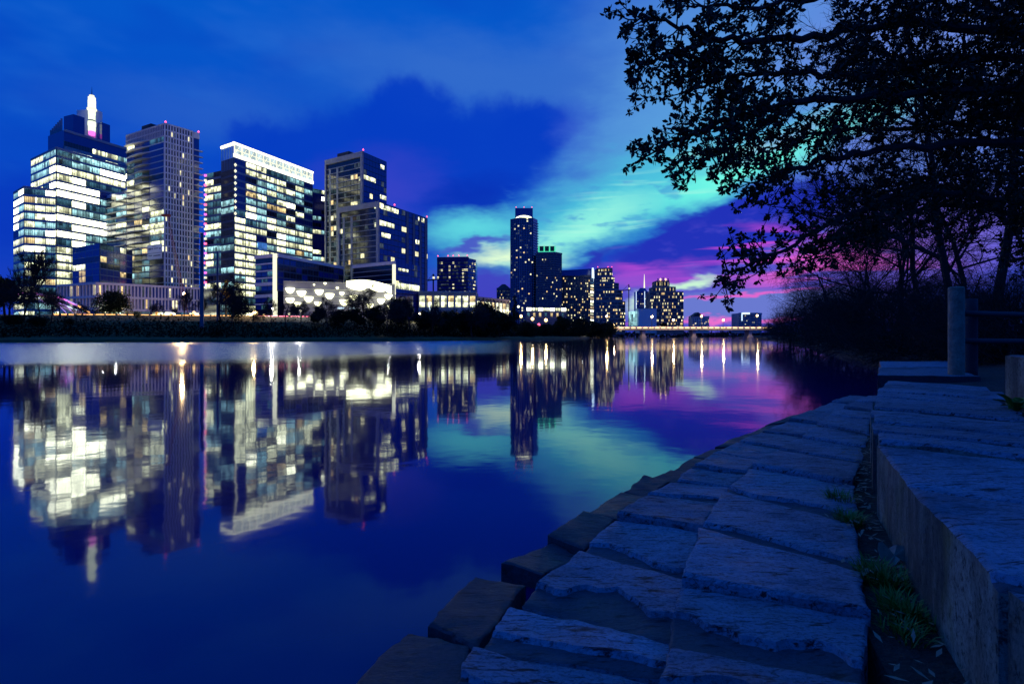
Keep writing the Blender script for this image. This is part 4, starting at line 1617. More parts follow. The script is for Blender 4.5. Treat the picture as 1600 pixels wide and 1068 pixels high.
# slanted roof office block with the light column
bt, fl, fr, zt = slab_tower('slant_roof_block', 'brown office block with dark slanted roof and a column of lit windows', 877, 929, 430, 640, (14, 4), M['stone_brown'], 86, 17, lit=0.14, warm=0.13, dim=0.1, split=0.86, wf=0.6, hf=0.5, rib=(0.5, 'stone_brown'))
q = [P(877, 641), P(925, 641), P(925, 660), P(877, 660)]
m_ = MB()
za, zb = zp(429, 641), zp(419.5, 641)
m_.prism([tuple(p) for p in q], zt - 0.5, [zb - 2, zb, zb + 2, zb])
bt.part('roof', m_, M['glass_blue'])
for i in range(15):
    bt.pane(fr, 0.0, 0.95, 14 + i * 3.55, 16.1 + i * 3.55, ['lit_cream', 'lit_hot', 'lit_warm'][i % 3] if i < 13 else 'lit_dim', 0.4)
for k, (pxa, pya, pyb) in enumerate(((926.5, 418, 434), (932, 439, 452), (929, 428, 440))):
    m_ = MB()
    a_ = P(pxa, 625)
    m_.prism([(a_.x - 1.3, 625), (a_.x + 1.3, 625), (a_.x + 0.9, 626.5), (a_.x - 0.9, 626.5)], zp(pyb, 625), [zp(pya, 625) - 4, zp(pya, 625) - 4, zp(pya, 625), zp(pya, 625)])
    bt.part('light_fin', m_, M['glow_cool'])
# stepped tower
b11 = Building('setback_tower', 'purplish office tower with stepped setbacks and red roof beacons', P(955, 560))
steps = [(932, 977, 470), (932, 973, 452), (932, 967, 441), (932, 960, 431), (933, 957, 417)]
pz = 4
for k, (a_, c_, y) in enumerate(steps):
    Yk = 560 + k * 1.2
    z = zp(y, 560)
    l, m2, r = P(a_, Yk + 5), P(a_ + (c_ - a_) * 0.78, Yk), P(c_, Yk + 5)
    b11.body([l, m2, r, r + Vector((0, 20)), l + Vector((0, 20))], pz - 1, z, M['stone_grey'], 'body' if k == 0 else 'setback')
    m_ = MB()
    n = max(2, int((z - pz) / 3.3))
    for f, nn in ((Face(l, m2), 15), (Face(m2, r), 5)):
        b11.grid(m_, f, pz + 1, z - 0.5, n, nn, spick(90 + k, 0, 0.12 if k < 3 else 0.25, 0.1, 0.1), 0.6, 0.5, off=0.05, dep=0.25)
    b11.part('small_windows', m_, SM, kind='stuff')
    pz = z
for a_ in (934, 950, 956):
    b11.beacon(P(a_, 568), pz)
# spire tower, white block and the wide stepped tower near the bridge
bt, fl, fr, zt = slab_tower('blue_spire_tower', 'narrow blue office tower with a glowing violet needle spire', 994, 1013, 455, 640, (6, 3), M['glass_blue'], 87, 13, dark=1, lit=0.2, warm=0.0, dim=0.2, split=0.7)
m_ = MB()
q = P(1004, 648)
m_.tube([(q.x, q.y, zt), (q.x, q.y, zp(449, 640))], [6, 3], 4)
bt.part('roof', m_, M['glass_blue'])
m_ = MB()
m_.tube([(q.x + 2, q.y, zp(450, 640)), (q.x + 2, q.y, zp(427, 640))], [0.9, 0.2], 6)
bt.part('spire', m_, M['glow_frame'])
for u in (0.0, 1.0):
    m_ = MB()
    fl.slab(m_, u - 0.03, u + 0.03, 20, zt, 0.1, 0.8)
    bt.part('edge_light', m_, M['glow_cool'])
bt = Building('blank_white_block', 'plain pale windowless block in front of the spire tower', P(1012, 520))
m_ = MB()
p0, p1 = P(998, 520), P(1026, 516)
m_.prism([tuple(p0), tuple(p1), (p1.x, p1.y + 14), (p0.x, p0.y + 14)], 4, zp(482, 518))
bt.part('body', m_, M['white_panel'])
m_ = MB()
m_.prism([(p0.x - 0.3, p0.y - 0.3), (p1.x + 0.3, p1.y - 0.3), (p1.x + 0.3, p1.y + 14), (p0.x - 0.3, p0.y + 14)], zp(482, 518), zp(481.2, 518))
bt.part('roof', m_, M['concrete'])
m_ = MB()
q = P(991, 530)
m_.box((q.x, q.y, zp(498, 530)), (9, 6, 14))
bt.part('lit_annex', m_, M['lit_teal'])
b12 = Building('crowned_hotel_tower', 'wide hotel tower with stepped crown and many warm lit windows near the bridge', P(1043, 540))
for k, (a_, c_, y, z0, lit_) in enumerate(((1016, 1068, 455, 4, 0.15), (1021, 1056, 447, None, 0.12), (1026, 1046, 437, None, 0.1))):
    Yk = 540 + k * 2
    z = zp(y, 540)
    l, m2, r = P(a_, Yk + 4), P(a_ + (c_ - a_) * 0.62, Yk), P(c_, Yk + 4)
    b12.body([l, m2, r, r + Vector((0, 18)), l + Vector((0, 18))], (pz if k else 4) - 1, z, M['stone_brown'], 'body' if k == 0 else 'setback')
    m_ = MB()
    n = max(1, int((z - (pz if k else 8)) / 3.1))
    for f, nn in ((Face(l, m2), 17), (Face(m2, r), 11)):
        b12.grid(m_, f, pz if k else 8, z - 0.5, n, nn, spick(95 + k, 0, lit_, 0.10, 0.12), 0.62, 0.55, off=0.05, dep=0.25)
    b12.part('small_windows', m_, SM, kind='stuff')
    pz = z
for k in range(5):
    m_ = MB()
    q = P(1028 + k * 4, 545)
    m_.box((q.x, q.y, pz + 0.8), (0.9, 0.9, 2.0 if k != 2 else 4.0))
    b12.part('crown_lamp', m_, M['glow_amber'] if k % 2 else M['concrete'])
# low gabled block and the dark hotel with the strip sign
bt, fl, fr, zt = slab_tower('gabled_riverside_block', 'small pale gabled block rising behind the bridge', 1082, 1108, 494, 560, (4, 4), M['concrete_pale'], 98, 6, lit=0.03, warm=0.05, split=0.62)
m_ = MB()
a_, c_ = P(1082, 562), P(1099, 560)
m_.add([(a_.x - 0.5, 560, zt), (c_.x + 0.5, 559, zt), (c_.x + 0.5, 572, zt), (a_.x - 0.5, 572, zt), ((a_.x + c_.x) / 2, 560, zp(487.5, 560)), ((a_.x + c_.x) / 2, 571, zp(487.5, 560))], [(0, 1, 4), (1, 2, 5, 4), (2, 3, 5), (3, 0, 4, 5)])
bt.part('roof', m_, M['roof_dark'])
bt, fl, fr, zt = slab_tower('dark_bridgehead_hotel', 'dark block with white strip sign at the right end of the bridge', 1154, 1190, 489, 520, (9, 4), M['frame_teal'], 99, 7, lit=0.05, warm=0.03, dim=0.1, split=0.78)
m_ = MB()
fl.slab(m_, 0.22, 0.62, zt - 1.0, zt + 0.6, 0.3, 0.7)
bt.part('strip_sign', m_, M['glow_cool'])
m_ = MB()
fl.slab(m_, 0.16, 0.21, zt - 7, zt + 0.4, 0.3, 0.7)
bt.part('strip_sign', m_, M['glow_cool'])

# ------------------------------------------------------------------ bridges, poles, crane, lamps
br = thing('road_bridge', 'long flat concrete road bridge with lit parapet across the far channel', 'bridge', (120, 405, 0))
m_ = MB()
m_.box((120, 405, 6.15), (170, 11, 1.5))
m_.box((120, 405, 5.15), (170, 7, 0.6))
br_deck = m_.build('deck', M['concrete'], br)
m_ = MB()
m_.box((120, 399.6, 7.3), (170, 0.35, 0.9))
m_.build('parapet', M['concrete_pale'], br)
for px in (1004, 1082, 1169, 948):
    m_ = MB()
    q = P(px, 405)
    m_.box((q.x, 405, 2.2), (2.2, 8, 6.4))
    m_.box((q.x, 405, 0.4), (3.4, 9, 1.4))
    m_.build('pier', M['concrete'], br)
for k in range(30):
    m_ = MB()
    x = 60 + k * 4.2
    m_.box((x, 399.3, 6.9), (2.6, 0.2, 0.55))
    m_.build('parapet_light', M['glow_amber'], br)


def street_lamp(px, py, Y, color, power, label, ground=None, pole=True, glowm='glow_amber', r=0.35):
    x = wx(px, Y)
    z = zp(py, Y)
    g = far_z(Vector((x, Y))) if ground is None else ground
    t = thing('street_lamp', label, 'street lamp', (x, Y, g), 'street lamps across the lake')
    b = MB()
    b.tube([(x, Y, g - 0.3), (x, Y, (g + z) / 2), (x, Y, z - r)], [0.16, 0.12, 0.08], 6)
    b.tube([(x, Y, g - 0.2), (x, Y, g + 0.5)], [0.3, 0.22], 6)
    b.build('post', M['steel_dark'], t)
    b = MB()
    b.tube([(x, Y, z - r), (x, Y, z - r * 0.4), (x, Y, z + r * 0.4), (x, Y, z + r)], [r * 0.5, r, r, r * 0.4], 8)
    b.build('lamp_globe', M[glowm], t)
    if power:
        ld = bpy.data.lights.new('lamp_light', 'POINT')
        ld.energy = power
        ld.color = color
        ld.shadow_soft_size = 0.5
        lo = bpy.data.objects.new('lamp_light', ld)
        COL.objects.link(lo)
        lo.parent = t
        lo.location = (0, -1.0, z - g + 0.3)
    return t


AMB, WHT = (1.0, 0.62, 0.25), (1.0, 0.93, 0.78)
street_lamp(287.5, 459, 200, AMB, 26000, 'amber street lamp shining over a small bare tree by the finned podium', r=0.55)
street_lamp(399, 489.5, 168, AMB, 5000, 'large orange street lamp below the white framed dark block', r=0.75, glowm='glow_amber')
street_lamp(426, 482, 176, WHT, 2500, 'pale street lamp right of the large orange one', r=0.4, glowm='glow_white')
street_lamp(469.5, 484.5, 176, WHT, 2500, 'pale street lamp under the left end of the lantern hall', r=0.4, glowm='glow_white')
street_lamp(609, 488, 190, WHT, 2500, 'yellowish lamp under the right end of the lantern hall', r=0.55, glowm='glow_white')
street_lamp(655.5, 490, 195, WHT, 1500, 'round lamp in the dark trees before the power hall', r=0.45, glowm='glow_white')
street_lamp(166, 487, 176, WHT, 6000, 'white lamp under the dome shaped tree', r=0.4, glowm='glow_white')
street_lamp(186, 487, 176, WHT, 6000, 'white lamp just right of the one under the dome shaped tree', r=0.4, glowm='glow_white')
street_lamp(814, 494, 330, AMB, 3000, 'amber lamp at the foot of the slender tower', r=0.9)
street_lamp(832, 498, 340, AMB, 4000, 'amber lamp before the cream shopfronts, left of a pair', r=1.0)
street_lamp(853, 500, 340, AMB, 4000, 'amber lamp before the cream shopfronts, right of a pair', r=1.0)
street_lamp(908, 497, 350, WHT, 2500, 'white lamp below the slanted roof block', r=0.8, glowm='glow_white')
for px, py, gm, lab in ((245, 489, 'glow_orange', 'low orange light on the shore road left of the slim bare tree'), (267, 491, 'glow_orange', 'low orange light just left of the slim bare tree'), (303, 488, 'glow_amber', 'low amber light left of the thick utility pole'), (412, 492, 'glow_amber', 'low amber light right of the big orange lamp'), (452, 490, 'glow_white', 'low white light below the left end of the lantern hall'), (700, 505, 'glow_cool', 'low white light in the trees before the power hall'), (518, 506, 'glow_cool', 'low white light under the dark trees below the lantern hall'), (842, 507, 'glow_red', 'low red light below the cream shopfronts'), (884, 500, 'glow_amber', 'amber light below the green crowned tower')):
    Yl = 172 if px < 600 else (190 if px < 750 else 330)
    street_lamp(px, py, Yl, AMB, 0, lab, r=0.4 if px < 750 else 0.8, glowm=gm)
street_lamp(810, 479, 400, WHT, 0, 'white lamp beside the foot of the slender tower', r=0.8, glowm='glow_white')
for k, (px, py, w) in enumerate(((948, 494, 'by the setback tower'), (1018.5, 495, 'before the blank white block'), (1052, 500, 'under the crowned hotel tower'), (1096, 494, 'beside the small gabled block'), (1130, 500, 'between the gabled block and the dark hotel'), (1183, 493, 'at the right end by the dark hotel'), (959, 507, 'low by the setback tower'))):
    street_lamp(px, py, 396, AMB, 9000, 'amber lamp on the road bridge %s' % w, ground=6.9, r=0.85)

# made-up rail on the shore road, glowing in place of car light trails
gr = thing('light_trail_rail', 'made-up road rail glowing orange in place of car light trails along the far bank', 'light trail rail', (-105, 160, 7))
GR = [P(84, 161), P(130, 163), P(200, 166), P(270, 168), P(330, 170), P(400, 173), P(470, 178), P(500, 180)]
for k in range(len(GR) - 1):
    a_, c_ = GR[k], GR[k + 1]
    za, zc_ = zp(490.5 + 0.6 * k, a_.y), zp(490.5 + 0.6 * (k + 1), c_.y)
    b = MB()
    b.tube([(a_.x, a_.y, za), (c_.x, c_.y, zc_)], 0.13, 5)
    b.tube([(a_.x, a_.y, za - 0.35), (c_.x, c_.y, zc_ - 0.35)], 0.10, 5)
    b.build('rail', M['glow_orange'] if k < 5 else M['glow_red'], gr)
    n = 4
    for j in range(n):
        q = a_.lerp(c_, j / n)
        z = za + (zc_ - za) * j / n
        b = MB()
        b.box((q.x, q.y - 0.3, z - 0.7), (0.35, 0.3, 2.0), 0.2)
        b.build('rail_post', M['steel_dark'], gr)
# pink lit arched footbridge
fb = thing('arched_footbridge', 'arched footbridge with pink and violet lit railings behind bare trees', 'footbridge', (-150, 178, 7))
UP = [(-90, 486), (-60, 472), (-30, 463), (0, 459.5), (30, 458), (60, 459), (85, 463), (105, 469), (122, 477), (140, 488)]
LO = [(-90, 491), (-60, 478), (-30, 470), (0, 465.5), (30, 464), (60, 465), (85, 470), (105, 478), (122, 485), (140, 493)]
for row, off, cols in ((UP, 0, ['glow_pink', 'glow_violet']), (LO, 0, ['glow_violet', 'glow_cool']), (UP, 3.5, ['glow_violet', 'glow_pink'])):
    for k in range(len(row) - 1):
        a_, c_ = row[k], row[k + 1]
        p, q = P(a_[0], 178 + off), P(c_[0], 178 + off)
        b = MB()
        b.tube([(p.x, p.y, zp(a_[1], 178)), (q.x, q.y, zp(c_[1], 178))], 0.22 if row is UP else 0.16, 5)
        key = cols[k % 2] if not (row is UP and k == len(row) - 2) else 'glow_orange'
        b.build('rail', M[key], fb)
for k in range(len(UP)):
    p = P(UP[k][0], 178)
    b = MB()
    b.tube([(p.x, p.y, zp(UP[k][1], 178)), (p.x, p.y, zp(LO[k][1], 178) - 0.3)], 0.12, 4)
    b.build('strut', M['steel_dark'], fb)
    if k < len(UP) - 1 and k > 4:
        q = P(UP[k + 1][0], 178)
        b = MB()
        b.tube([(p.x, p.y, zp(LO[k][1], 178)), (q.x, q.y, zp(LO[k][1], 178) - 4)], 0.1, 4)
        b.build('brace', M['glow_violet'], fb)
m_ = MB()
for k in range(len(LO) - 1):
    p, q = P(LO[k][0], 180), P(LO[k + 1][0], 180)
    za, zc_ = zp(LO[k][1], 178) - 0.4, zp(LO[k + 1][1], 178) - 0.4
    m_.add([(p.x, 178, za), (q.x, 178, zc_), (q.x, 181.5, zc_), (p.x, 181.5, za), (p.x, 178, za - 0.5), (q.x, 178, zc_ - 0.5), (q.x, 181.5, zc_ - 0.5), (p.x, 181.5, za - 0.5)], [(0, 1, 2, 3), (4, 7, 6, 5), (0, 4, 5, 1), (2, 6, 7, 3)])
m_.build('deck', M['concrete'], fb)


def utility_pole(px, Y, pyt, pyb, r, label, arms):
    x = wx(px, Y)
    g = far_z(Vector((x, Y)))
    t = thing('utility_pole', label, 'utility pole', (x, Y, g), 'steel poles on the far bank')
    b = MB()
    b.tube([(x, Y, g - 0.4), (x, Y, zp(pyt, Y))], [r, r * 0.72], 10)
    b.build('pole', M['pole_steel'], t)
    for py in arms:
        z = zp(py, Y)
        b = MB()
        b.tube([(x, Y, z - 0.9), (x - 1.6, Y - 0.3, z + 0.4)], [0.12, 0.07], 5)
        a_ = b.build('insulator_arm', M['steel_dark'], t)
        b = MB()
        for j in range(4):
            b.tube([(x - 0.9 - j * 0.2, Y - 0.17 - 0.04 * j, z - 0.15 + j * 0.16), (x - 0.95 - j * 0.2, Y - 0.17 - 0.04 * j, z - 0.08 + j * 0.16)], [0.2, 0.2], 6)
        b.build('insulator', M['pole_steel'], a_)


utility_pole(315.5, 142, 364, 515, 0.52, 'tall thick steel utility pole between the grid tower and the crowned tower', (389, 411, 427))
utility_pole(340, 150, 393, 515, 0.30, 'thinner utility pole right of the thick one', ())
# red lattice crane in front of the grid tower
cr = thing('lattice_crane', 'thin orange red lattice crane boom leaning before the grid tower', 'crane', (wx(293, 222), 222, 8))
top, bot = Vector((wx(262, 222), 222, zp(338, 222))), Vector((wx(292, 222), 222, zp(492, 222)))
offs = [Vector((-0.7, 0, 0)), Vector((0.7, 0, 0)), Vector((0, 1.0, 0))]
for o_ in offs:
    b = MB()
    b.tube([bot + o_, top + o_ * 0.5], 0.06, 4)
    b.build('chord', M['crane_paint'], cr)
b = MB()
n = 26
for k in range(n):
    t0, t1 = k / n, (k + 1) / n
    for i in range(3):
        a_ = bot.lerp(top, t0) + offs[i] * (1 - 0.5 * t0)
        c_ = bot.lerp(top, t1) + offs[(i + 1) % 3] * (1 - 0.5 * t1)
        b.tube([a_, c_], 0.05, 3)
b.build('lacing', M['crane_paint'], cr, kind='stuff')
b = MB()
b.box(tuple(top + Vector((-0.6, 0, 0.4))), (3.2, 1.0, 0.9), 0)
b.build('boom_head', M['crane_paint'], cr)
b = MB()
b.box(tuple(bot + Vector((0, 1, -1.0))), (3.5, 3, 2.6), 0)
b.build('crane_cab', M['crane_paint'], cr)
# far tower crane between the lit block and the apartments, and a second one by the spire tower
for px, Y, yt, jib, lab in ((677, 430, 436, (-9, 8), 'thin dark tower crane left of the blue office block'), (982.5, 640, 452, (-10, 3), 'thin tower crane before the pale sky left of the spire tower')):
    x = wx(px, Y)
    t = thing('tower_crane', lab, 'crane', (x, Y, 8), 'far tower cranes')
    b = MB()
    b.tube([(x, Y, 8), (x, Y, zp(yt - 8, Y))], 0.55, 4)
    b.build('mast', M['steel_dark'], t)
    b = MB()
    b.tube([(x + jib[0] / F * Y, Y, zp(yt + 2, Y)), (x + jib[1] / F * Y, Y, zp(yt, Y))], 0.5, 4)
    b.tube([(x + jib[0] / F * Y, Y, zp(yt + 2, Y)), (x, Y, zp(yt - 8, Y)), (x + jib[1] / F * Y, Y, zp(yt, Y))], 0.2, 4)
    b.build('jib', M['steel_dark'], t)
    b = MB()
    b.box((x + 0.4, Y - 0.8, zp(yt, Y) + 1), (1.4, 1.4, 1.4))
    b.build('cab_light', M['glow_frame'], t)


# ------------------------------------------------------------------ trees
def rand_dir(rnd):
    return Vector((rnd.gauss(0, 1), rnd.gauss(0, 1), rnd.gauss(0, 1))).normalized()


def grow(trunk, crown, p, d, L, r, lvl, rnd, prm):
    seg = 4 if lvl == 0 else 3
    pts, rad = [p.copy()], [r]
    q, dd = p.copy(), d.copy()
    for k in range(seg):
        dd = (dd + rand_dir(rnd) * prm['wig'] + Vector((0, 0, prm['up'] if lvl else 0.05))).normalized()
        q = q + dd * (L / seg)
        pts.append(q.copy())
        rad.append(r * (1 - (k + 1) / seg * (0.45 if lvl < prm['lv'] else 0.8)))
    (trunk if lvl <= prm['tl'] else crown).tube(pts, rad, 6 if lvl == 0 else (4 if lvl <= 1 else 3), cap=False)
    if lvl >= prm['lv']:
        if prm.get('leaf'):
            prm['leaf'](crown, pts, rnd)
        return
    n = prm['n'][lvl]
    for k in range(n):
        t = prm['t0'][lvl] + (1 - prm['t0'][lvl]) * (k + rnd.random()) / n
        i = min(seg - 1, int(t * seg))
        b = pts[i].lerp(pts[i + 1], t * seg - i)
        ax = (pts[i + 1] - pts[i]).normalized()
        side = rand_dir(rnd)
        side = (side - ax * side.dot(ax)).normalized()
        sp = rnd.uniform(*prm['spread'])
        nd = (ax * math.cos(sp) + side * math.sin(sp)).normalized()
        grow(trunk, crown, b, nd, L * rnd.uniform(*prm['len'][lvl]) * (1.15 - 0.45 * t), max(prm['rmin'], rad[i] * rnd.uniform(0.4, 0.6)), lvl + 1, rnd, prm)


PROTO = {}


def bare_proto(key, seed, h=10.0, n=(9, 8, 7, 5), lv=4, r0=0.2, rmin=0.012, spread=(0.5, 1.1), up=0.06, wig=0.18, t0=(0.3, 0.2, 0.15, 0.1), ln=((0.5, 0.75), (0.45, 0.7), (0.4, 0.65), (0.4, 0.7))):
    rnd = random.Random(seed)
    t, c = MB(), MB()
    grow(t, c, Vector((0, 0, -0.3)), Vector((rnd.uniform(-0.1, 0.1), rnd.uniform(-0.1, 0.1), 1)).normalized(), h * 0.72, r0, 0, rnd,
         dict(n=n, lv=lv, rmin=rmin, spread=spread, up=up, wig=wig, t0=t0, len=ln, tl=1))
    tm = bpy.data.meshes.new('trunk')
    tm.from_pydata(t.v, [], t.f)
    tm.materials.append(M['bark_far'])
    cm = bpy.data.meshes.new('crown')
    cm.from_pydata(c.v, [], c.f)
    cm.materials.append(M['bark_far'])
    PROTO[key] = (tm, cm, max(v[2] for v in c.v))


def leaf_cloud(seed, lobes, nleaf, size, material):
    """lobes: (x, y, z, r); leaf-sized faces spread through them, thicker at the rim"""
    rnd = random.Random(seed)
    vs, fs = [], []
    tw = sum(l[3] ** 2 for l in lobes)
    for (x, y, z, r) in lobes:
        for _ in range(int(nleaf * r * r / tw)):
            d = rand_dir(rnd)
            rr = r * (0.45 + 0.6 * rnd.random() ** 0.6) * (1 + 0.28 * noise.noise(d * 2.3 + Vector((x, y, z))))
            p = Vector((x, y, z)) + Vector((d.x, d.y, d.z * 0.8)) * rr
            a = rand_dir(rnd)
            b = a.cross(rand_dir(rnd)).normalized()
            s = size * rnd.uniform(0.6, 1.4)
            o = len(vs)
            for ca, cb in ((-1, 0), (0, -0.5), (1, 0), (0, 0.5)):
                q = p + a * ca * s + b * cb * s
                vs.append((q.x, q.y, q.z))
            fs.append((o, o + 1, o + 2, o + 3))
    me = bpy.data.meshes.new('crown')
    me.from_pydata(vs, [], fs)
    me.materials.append(M[material])
    return me


def leafy_proto(key, seed, h=6.0, w=2.6, nl=10, nleaf=2600, size=0.16, material='leaf_far', low=0.25, conic=False):
    rnd = random.Random(seed)
    lobes = []
    for k in range(nl):
        t = (k + 0.5) / nl
        z = h * (low + (0.92 - low) * t)
        rr = (1 - t) * w if conic else w * math.sin(PI * (0.22 + 0.7 * t))
        a = rnd.uniform(0, 2 * PI)
        e = rr * rnd.uniform(0.2, 0.7)
        lobes.append((math.cos(a) * e, math.sin(a) * e, z, max(0.35, rr * rnd.uniform(0.5, 0.75))))
    cm = leaf_cloud(seed, lobes, nleaf, size, material)
    t = MB()
    t.tube([(0, 0, -0.4), (0.05, 0, h * 0.4), (0, 0.05, h * 0.85)], [0.16, 0.11, 0.03], 6)
    for l in lobes:
        t.tube([(0, 0, l[2] * 0.6), (l[0], l[1], l[2])], [0.06, 0.02], 4)
    tm = bpy.data.meshes.new('trunk')
    tm.from_pydata(t.v, [], t.f)
    tm.materials.append(M['bark_far'])
    PROTO[key] = (tm, cm, h)


bare_proto('bare_a', 1, rmin=0.035)
bare_proto('bare_b', 2, rmin=0.035, spread=(0.6, 1.3), up=0.02, wig=0.25)
bare_proto('bare_c', 3, rmin=0.035, n=(12, 8, 6, 4), spread=(0.3, 0.8), up=0.12, r0=0.16)
bare_proto('near_a', 4, r0=0.11, n=(9, 9, 7, 5), rmin=0.006, wig=0.2)
bare_proto('near_b', 5, r0=0.11, n=(9, 9, 7, 5), rmin=0.006, spread=(0.6, 1.25), up=0.03, wig=0.24)
bare_proto('thicket', 6, h=5, n=(16, 11, 8, 4), rmin=0.005, spread=(0.4, 1.2), up=0.03, wig=0.3, t0=(0.05, 0.1, 0.1, 0.1), r0=0.09, ln=((0.7, 1.1), (0.5, 0.8), (0.4, 0.7), (0.4, 0.7)))
leafy_proto('round', 11, nleaf=5200, size=0.19)
leafy_proto('wide', 12, h=5.0, w=4.2, nl=14, nleaf=7500, size=0.19)
leafy_proto('shrub', 13, h=2.6, w=1.7, nl=8, nleaf=3200, size=0.13, low=0.12)
leafy_proto('conifer', 14, h=9, w=1.7, nl=12, nleaf=2600, size=0.14, low=0.15, conic=True)
leafy_proto('lime', 15, h=2.6, w=1.9, nl=8, nleaf=1500, size=0.13, material='leaf_lime', low=0.15)
leafy_proto('gold', 16, h=6, w=0.75, nl=9, nleaf=1400, size=0.12, material='leaf_yellow', low=0.3)
leafy_proto('brush', 17, h=3.4, w=2.4, nl=12, nleaf=5200, size=0.06, low=0.05)


def tree(kind, name, label, x, y, z, h, rz=0.0, wide=1.0, group=None, cat='tree'):
    tm, cm, hh = PROTO[kind]
    t = thing(name, label, cat, (x, y, z), group)
    s = h / hh
    t.scale = (s * wide, s * wide, s)
    t.rotation_euler = (0, 0, rz)
    for n_, me in (('trunk', tm), ('crown', cm)):
        o = bpy.data.objects.new(n_, me)
        COL.objects.link(o)
        o.parent = t
    return t


FB = 'trees on the far bank'
FT = [  # kind, px, Y, top row, width, label
    ('bare_c', 36, 143, 378, 0.8, 'tallest straight bare tree on the far bank before the glowing stepped tower'),
    ('bare_b', 8, 146, 425, 1.2, 'spreading bare tree at the left edge of the far bank'),
    ('round', -4, 150, 425, 1.0, 'dark leafy tree cut off by the left edge of the picture'),
    ('bare_a', 62, 148, 440, 1.0, 'bare tree just right of the tallest one, before the pink footbridge'),
    ('bare_b', 92, 152, 452, 0.9, 'small bare tree under the end of the pink footbridge'),
    ('bare_b', 18, 140, 436, 1.1, 'dense bare tree left of the tallest straight one'),
    ('bare_a', 80, 141, 446, 1.1, 'dense bare tree in front of the descending footbridge rails'),
    ('bare_b', 120, 142, 470, 1.0, 'low bare tree right of the descending footbridge rails'),
    ('shrub', 20, 138, 492, 2.0, 'dark shrub at the water under the tallest bare tree'),
    ('shrub', 60, 138, 494, 2.0, 'dark shrub right of the one under the tallest bare tree'),
    ('shrub', 110, 140, 498, 2.0, 'dark shrub below the glowing road rail by the footbridge end'),
    ('wide', 172, 172, 456, 0.95, 'dome shaped dark evergreen tree in front of the finned podium'),
    ('lime', 213, 152, 486, 1.0, 'yellow green lamp lit bush on the bank right of the dome tree'),
    ('shrub', 240, 146, 499, 1.6, 'low dark shrub right of the yellow green bush'),
    ('bare_a', 288, 150, 448, 0.8, 'slim bare tree under the amber lamp by the finned podium'),
    ('bare_b', 272, 156, 478, 0.9, 'low bare tree left of the slim one under the amber lamp'),
    ('bare_b', 345, 150, 424, 0.9, 'bare tree around the thinner utility pole'),
    ('gold', 353, 168, 433, 0.9, 'narrow golden tree lit from below before the crowned tower'),
    ('wide', 372, 158, 462, 0.6, 'dark rounded tree right of the golden one'),
    ('bare_a', 362, 146, 458, 1.0, 'twiggy bare tree before the dark rounded tree'),
    ('bare_b', 395, 152, 472, 1.0, 'low bare tree left of the big orange lamp'),
    ('bare_a', 424, 152, 462, 0.8, 'bare tree beneath the white framed block'),
    ('bare_b', 447, 152, 466, 1.1, 'bare tree before the left end of the lantern hall'),
    ('bare_a', 470, 154, 468, 1.0, 'bare tree before the middle left of the lantern hall'),
    ('round', 497, 156, 478, 1.1, 'dark leafy tree below the lantern hall, left of the shop signs'),
    ('wide', 528, 158, 484, 0.8, 'dark leafy tree directly under the two lit shop signs'),
    ('bare_b', 569, 160, 444, 1.0, 'fan shaped bare tree standing out against the blazing canopy'),
    ('round', 558, 158, 480, 1.1, 'dark leafy tree under the fan shaped bare tree'),
    ('round', 590, 162, 476, 1.1, 'dark leafy tree right of the fan shaped bare tree'),
    ('wide', 622, 172, 468, 0.7, 'leafy tree lit green by the lamp right of the lantern hall'),
    ('bare_c', 642, 165, 458, 0.9, 'dark bare tree before the apartment tower podium'),
    ('round', 662, 170, 484, 1.2, 'dark tree before the left end of the power hall'),
    ('wide', 694, 176, 486, 0.8, 'broad dark tree before the middle of the power hall'),
    ('round', 724, 182, 484, 1.2, 'dark tree under the right end of the power hall front'),
    ('wide', 752, 190, 474, 0.7, 'tall bushy tree before the power hall side wing'),
    ('round', 780, 198, 484, 1.1, 'dark tree left of the pointed conifer'),
    ('bare_b', 250, 150, 470, 1.0, 'small bare tree on the lit grass left of the amber lamp'),
    ('bare_c', 318, 152, 462, 1.0, 'narrow bare tree at the foot of the thick utility pole'),
    ('bare_b', 408, 147, 484, 1.1, 'low bare tree right of the big orange lamp'),
    ('bare_a', 512, 152, 462, 1.0, 'bare tree before the middle of the lantern hall'),
    ('bare_b', 606, 156, 462, 1.0, 'bare tree before the right end of the lantern hall'),
    ('bare_a', 676, 166, 466, 0.9, 'bare tree before the tall lit windows of the power hall'),
    ('bare_b', 738, 178, 470, 1.0, 'bare tree before the corner of the power hall'),
    ('conifer', 804, 215, 456, 1.0, 'dark pointed conifer at the foot of the slender tower'),
    ('wide', 826, 226, 503, 0.8, 'low dark tree right of the pointed conifer'),
    ('round', 876, 262, 492, 1.2, 'dark round tree below the green crowned tower'),
    ('wide', 850, 248, 506, 0.9, 'low dark tree below the cream shopfronts'),
    ('wide', 903, 290, 497, 0.8, 'dark tree below the slanted roof block'),
    ('round', 926, 330, 500, 1.3, 'small dark tree at the left end of the road bridge'),
    ('wide', 945, 370, 504, 0.8, 'small dark tree below the setback tower'),
    ('round', 1036, 480, 503, 1.2, 'dark tree at the foot of the crowned hotel tower'),
]
rt = random.Random(77)
for kind, px, Y, ty, wd, lab in FT:
    x = wx(px, Y)
    z = far_z(Vector((x, Y))) if px < 950 else 7.0
    tree(kind, 'bank_shrub' if kind in ('shrub', 'lime') else 'bank_tree', lab, x, Y, z, zp(ty, Y) - z, rt.uniform(0, 6.3), wd, FB, 'bush' if kind in ('shrub', 'lime') else 'tree')
